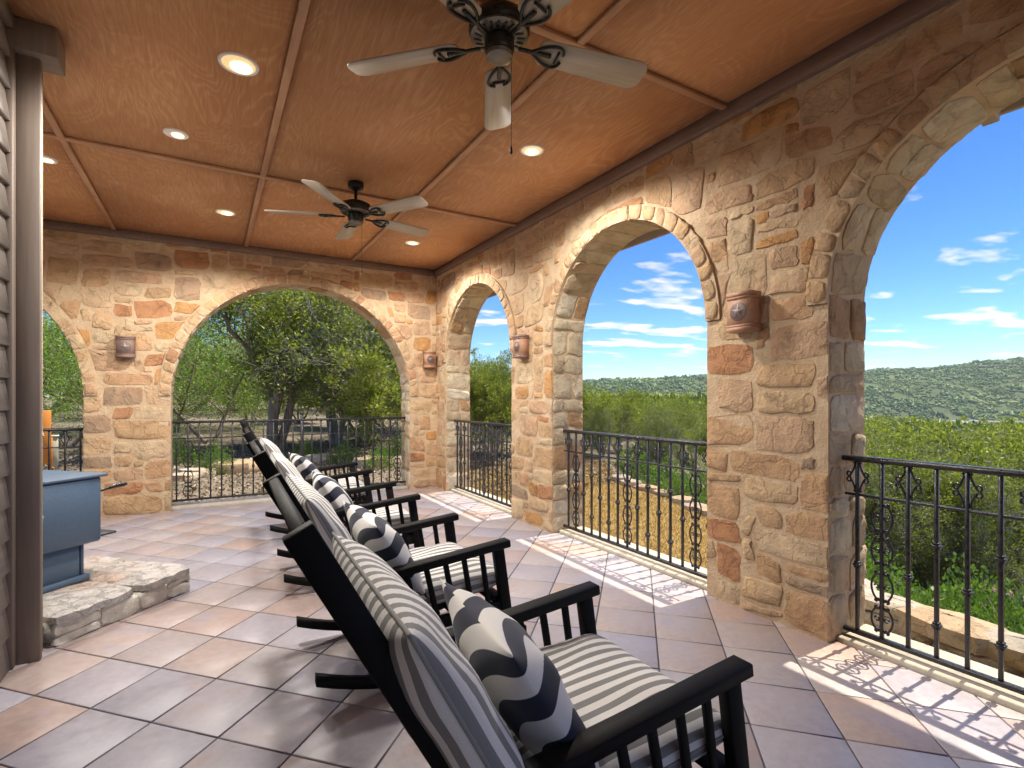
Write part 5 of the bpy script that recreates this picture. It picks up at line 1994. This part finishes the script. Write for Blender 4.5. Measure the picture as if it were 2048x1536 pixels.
# rough weeds on the slope and beds
n = 30000
lx, ly = rngl.uniform(4.4, 16, n), rngl.uniform(-3, 12, n)
ok = lx > edge_x(ly) + 0.15
lx, ly = lx[ok], ly[ok]
n = len(lx)
pos = np.stack([lx, ly, ground_z(lx, ly) - 0.01], 1)
dirs = unit(np.stack([rngl.normal(0, .5, n), rngl.normal(0, .5, n), np.ones(n)], 1))
V, F = leaf_cards(pos, dirs, rngl.uniform(0.06, 0.2, n), rngl.uniform(0.015, 0.03, n), rngl)
props(link('slope_weeds', fast_mesh('slope_weeds', V, F), m_shrub), 'green weeds covering the slope beyond the stone edging', 'weeds', kind='stuff')


# ------------------------------------------------------------------ mid-distance wood, lake and hills
def blob_field(cx, cy, cz, rad, hgt, rng, sub=1):
    """one low lumpy crown per point"""
    u = []
    rings, seg = (3, 6)
    for j in range(rings + 1):
        v = -0.35 + (1.30 + 0.35) * j / rings
        for i in range(seg):
            a = 2 * math.pi * (i + 0.5 * (j % 2)) / seg
            u.append((math.cos(v) * math.cos(a), math.cos(v) * math.sin(a), math.sin(v)))
    u = np.array(u)
    m, q = len(cx), len(u)
    jit = 1 + rng.normal(0, 0.2, (m, q, 1))
    P = u[None] * jit * np.stack([rad, rad, hgt], 1)[:, None, :]
    P += np.stack([cx, cy, cz], 1)[:, None, :]
    f = []
    for j in range(rings):
        for i in range(seg):
            i2 = (i + 1) % seg
            f.append((j * seg + i, j * seg + i2, (j + 1) * seg + i2, (j + 1) * seg + i))
    t = rings * seg
    f += [(t, t + 1, t + 2, t + 3), (t, t + 3, t + 4, t + 5)]
    f = np.array(f)
    F = (f[None] + (np.arange(m) * q)[:, None, None]).reshape(-1, 4)
    return P.reshape(-1, 3), F


rngf = np.random.default_rng(88)


# wood between 24 m and the lake: crowns of leaf clumps
m = 1500
pxs = rngf.uniform(1080, 2200, m)
ks = 24 + 86 * rngf.uniform(0, 1, m) ** 1.3
P_ = np.array([at_px(a, b) for a, b in zip(pxs, ks)])
zt = 1.25 + (794.5 - top_line(pxs) - 3 - rngf.uniform(-3, 12, m)) / 1040 * ks
per = 120
hh_ = rngf.uniform(1.4, 2.4, m)
base = np.repeat(np.stack([P_[:, 0], P_[:, 1], zt - hh_], 1), per, 0)
u_ = unit(rngf.normal(size=(m * per, 3)))
u_[:, 2] = u_[:, 2] * 0.5 + 0.5 * np.abs(u_[:, 2])
R_ = np.repeat(rngf.uniform(1.1, 2.0, m), per)
lump = 1 + 0.25 * np.sin(6 * u_[:, :1] + np.repeat(rngf.uniform(0, 6, m), per)[:, None]) * np.cos(5 * u_[:, 1:2])
pos = base + u_ * lump * np.stack([R_, R_, np.repeat(hh_, per)], 1) * rngf.uniform(0.55, 1.0, (m * per, 1))
sz = 0.20 + 0.006 * np.repeat(ks, per)
V, F = leaf_cards(pos, unit(u_ + rngf.normal(0, .6, u_.shape)), sz * rngf.uniform(.7, 1.4, m * per), sz * 0.5 * rngf.uniform(.7, 1.4, m * per), rngf)
props(link('distant_wood', fast_mesh('distant_wood', V, F), m_midcanopy), 'green juniper wood running down to the lake', 'wood', kind='stuff')
m = 9000
pxs = rngf.uniform(1000, 2300, m)
ks = 95 + 420 * rngf.uniform(0, 1, m) ** 1.2
P_ = np.array([at_px(a, b) for a, b in zip(pxs, ks)])
hh_ = rngf.uniform(1.8, 3.4, m)
zt = 1.25 + (794.5 - top_line(pxs) - rngf.uniform(0, 5, m)) / 1040 * ks
V, F = blob_field(P_[:, 0], P_[:, 1], zt - hh_, rngf.uniform(1.6, 3.4, m), hh_, rngf)
props(link('lakeside_wood', fast_mesh('lakeside_wood', V, F), m_midcanopy), 'far green treetops above the lake shore', 'wood', kind='stuff')

# lake
props(MB().box((0, 0, -32.5), (5200, 5200, 0.02)).build('water', m_water), kind='structure')


# hills on the far shore, laid out by bearing and distance
def ridge_px(px):
    return np.interp(px, [700, 1000, 1160, 1230, 1320, 1410, 1500, 1640, 1720, 1800, 1860, 1920, 1990, 2050, 2150, 2400], [775, 772, 766, 762, 760, 752, 750, 746, 745, 743, 738, 732, 726, 720, 712, 700])


PXS = np.linspace(600, 2500, 260)
TT = np.linspace(0, 1, 60)
H = []
for px in PXS:
    for t in TT:
        k = 700 + 500 * t
        ztop = 1.25 + (794.5 - ridge_px(px)) / 1040 * 1080
        z = -33 + (ztop + 33) * (math.sin(min(t / 0.76, 1.0) * math.pi / 2) ** 1.15) - 25 * max(0, t - 0.76)
        z += (15 * (abs(math.sin(px * 0.0125 + 1.9 * t + 0.4)) - 0.6) + 5 * math.sin(px * 0.041 - 5 * t) + 3 * math.sin(px * 0.09 + 11 * t)) * min(1, 3 * t) * max(0, 1 - (t / 0.76) ** 2)
        x, y = at_px(px, k)
        H.append((x, y, z))
H = np.array(H)
ii = np.arange(len(PXS) * len(TT)).reshape(len(PXS), len(TT))
F = np.stack([ii[:-1, :-1], ii[1:, :-1], ii[1:, 1:], ii[:-1, 1:]], -1).reshape(-1, 4)
props(link('hills', fast_mesh('hills', H, F, True), m_hill), kind='structure')
# wooded cover of the hills
m = 60000
ci = rngf.uniform(0, len(PXS) - 1.01, m)
ti = 1.5 + rngf.uniform(0, 1, m) ** 0.9 * (len(TT) * 0.80)
i0, j0 = ci.astype(int), ti.astype(int)
j0 = np.minimum(j0, len(TT) - 2)
f1, f2 = (ci - i0)[:, None], (ti - j0)[:, None]
Hg = H.reshape(len(PXS), len(TT), 3)
C3 = Hg[i0, j0] * (1 - f1) * (1 - f2) + Hg[i0 + 1, j0] * f1 * (1 - f2) + Hg[i0, j0 + 1] * (1 - f1) * f2 + Hg[i0 + 1, j0 + 1] * f1 * f2
def waves(x, y, sc, seed, n=7):
    r_ = np.random.default_rng(seed)
    out = 0
    for _ in range(n):
        a, f, p = r_.uniform(0, 6.28), r_.uniform(0.5, 1.8) / sc, r_.uniform(0, 6.28)
        out = out + np.sin((x * math.cos(a) + y * math.sin(a)) * f * 6.28 + p)
    return out / n ** 0.5


dens = waves(C3[:, 0], C3[:, 1], 60, 1) + 0.7 * waves(C3[:, 0], C3[:, 1], 22, 2)
keep = dens + rngf.normal(0, 0.5, m) > -0.35
C3 = C3[keep]
m = len(C3)
big_ = 0.75 + 0.35 * np.clip(waves(C3[:, 0], C3[:, 1], 45, 3), -1, 1.6)
V, F = blob_field(C3[:, 0], C3[:, 1], C3[:, 2] + 0.6, big_ * (1.5 + 3.4 * rngf.uniform(0, 1, m) ** 2.5), big_ * (1.6 + 4.0 * rngf.uniform(0, 1, m) ** 2.5), rngf)
props(link('hillside_wood', fast_mesh('hillside_wood', V, F), m_canopy), 'dense wood covering the hills across the lake', 'wood', kind='stuff')
# pale limestone shoreline
mb = MB()
for px in np.arange(1500, 2400, 6):
    x, y = at_px(px, 704 + 8 * math.sin(px * 0.03))
    boulder(mb, (x, y, -32.5), (7, 5, 0.9 + 2.2 * rngf.random() ** 3), rngf.uniform(0, 3), rngf, 7, 4)
props(mb.build('shoreline', m_shore), 'pale rocky shoreline at the foot of the far hill', 'shore', kind='stuff')
# two houses on the ridge
for q_, (px, k, w, lab) in enumerate(((1782, 1010, 22, 'large white house on the far ridge'), (1748, 1015, 12, 'small white house left of the large one on the ridge'))):
    x, y = at_px(px, k)
    z = 1.25 + (794.5 - 745.5) / 1040 * k
    hs = empty('house', (x, y, z - 4), -TH, lab, 'house', 'houses on the far ridge')
    MB().box((0, 0, 4.5), (w, 9, 9)).build('wall', m_house, hs)
    mb = MB()
    mb.addc([(-w / 2 - 1, -5.5, 9), (w / 2 + 1, -5.5, 9), (w / 2 + 1, 5.5, 9), (-w / 2 - 1, 5.5, 9), (-w / 2 + 3, 0, 12), (w / 2 - 3, 0, 12)], [(0, 1, 5, 4), (2, 3, 4, 5), (1, 2, 5), (3, 0, 4), (3, 2, 1, 0)])
    mb.build('roof', m_roof, hs)
    for kx in range(int(w / 4)):
        MB().box((-w / 2 + 2.2 + kx * 4, -4.52, 6.2), (1.8, 0.1, 2.2)).build('window', m_pane, hs)

# garden board and box beyond the left arch
x, y = at_px(88, 9.6)
gz_ = float(ground_z(x, y))
gb = empty('garden_board', (x, y, gz_), R(10), 'orange painted upright board beyond the far left arch', 'board')
MB().bbox((0, 0, 0.62), (0.20, 0.05, 1.0), 0.01).build('panel', m_orange, gb)
for s in (-1, 1):
    MB().bbox((s * 0.10, 0.045, 0.3), (0.04, 0.036, 0.62), 0.004).build('leg', m_orange, gb)
x, y = at_px(107, 9.9)
pb = empty('utility_box', (x, y, float(ground_z(x, y))), R(10), 'pale green utility box beside the orange board', 'box')
MB().bbox((0, 0, 0.30), (0.14, 0.14, 0.60), 0.008).build('body', m_palegreen, pb)
MB().bbox((0, 0, 0.615), (0.17, 0.17, 0.03), 0.006).build('lid', m_palegreen, pb)

# ------------------------------------------------------------------ air over the lake
def haze_box():
    m = bpy.data.materials.new('lake_haze')
    m.use_nodes = True
    nt = m.node_tree
    nt.nodes.clear()
    v = nd(nt, 'ShaderNodeVolumePrincipled', Color=(0.80, 0.88, 1.0), Density=0.00014, Anisotropy=0.3)
    nd(nt, 'ShaderNodeOutputMaterial', Volume=v.outputs[0])
    o = MB().box((6, 8, 47), (8200, 8200, 186)).build('haze', m)
    props(o, kind='stuff')


haze_box()
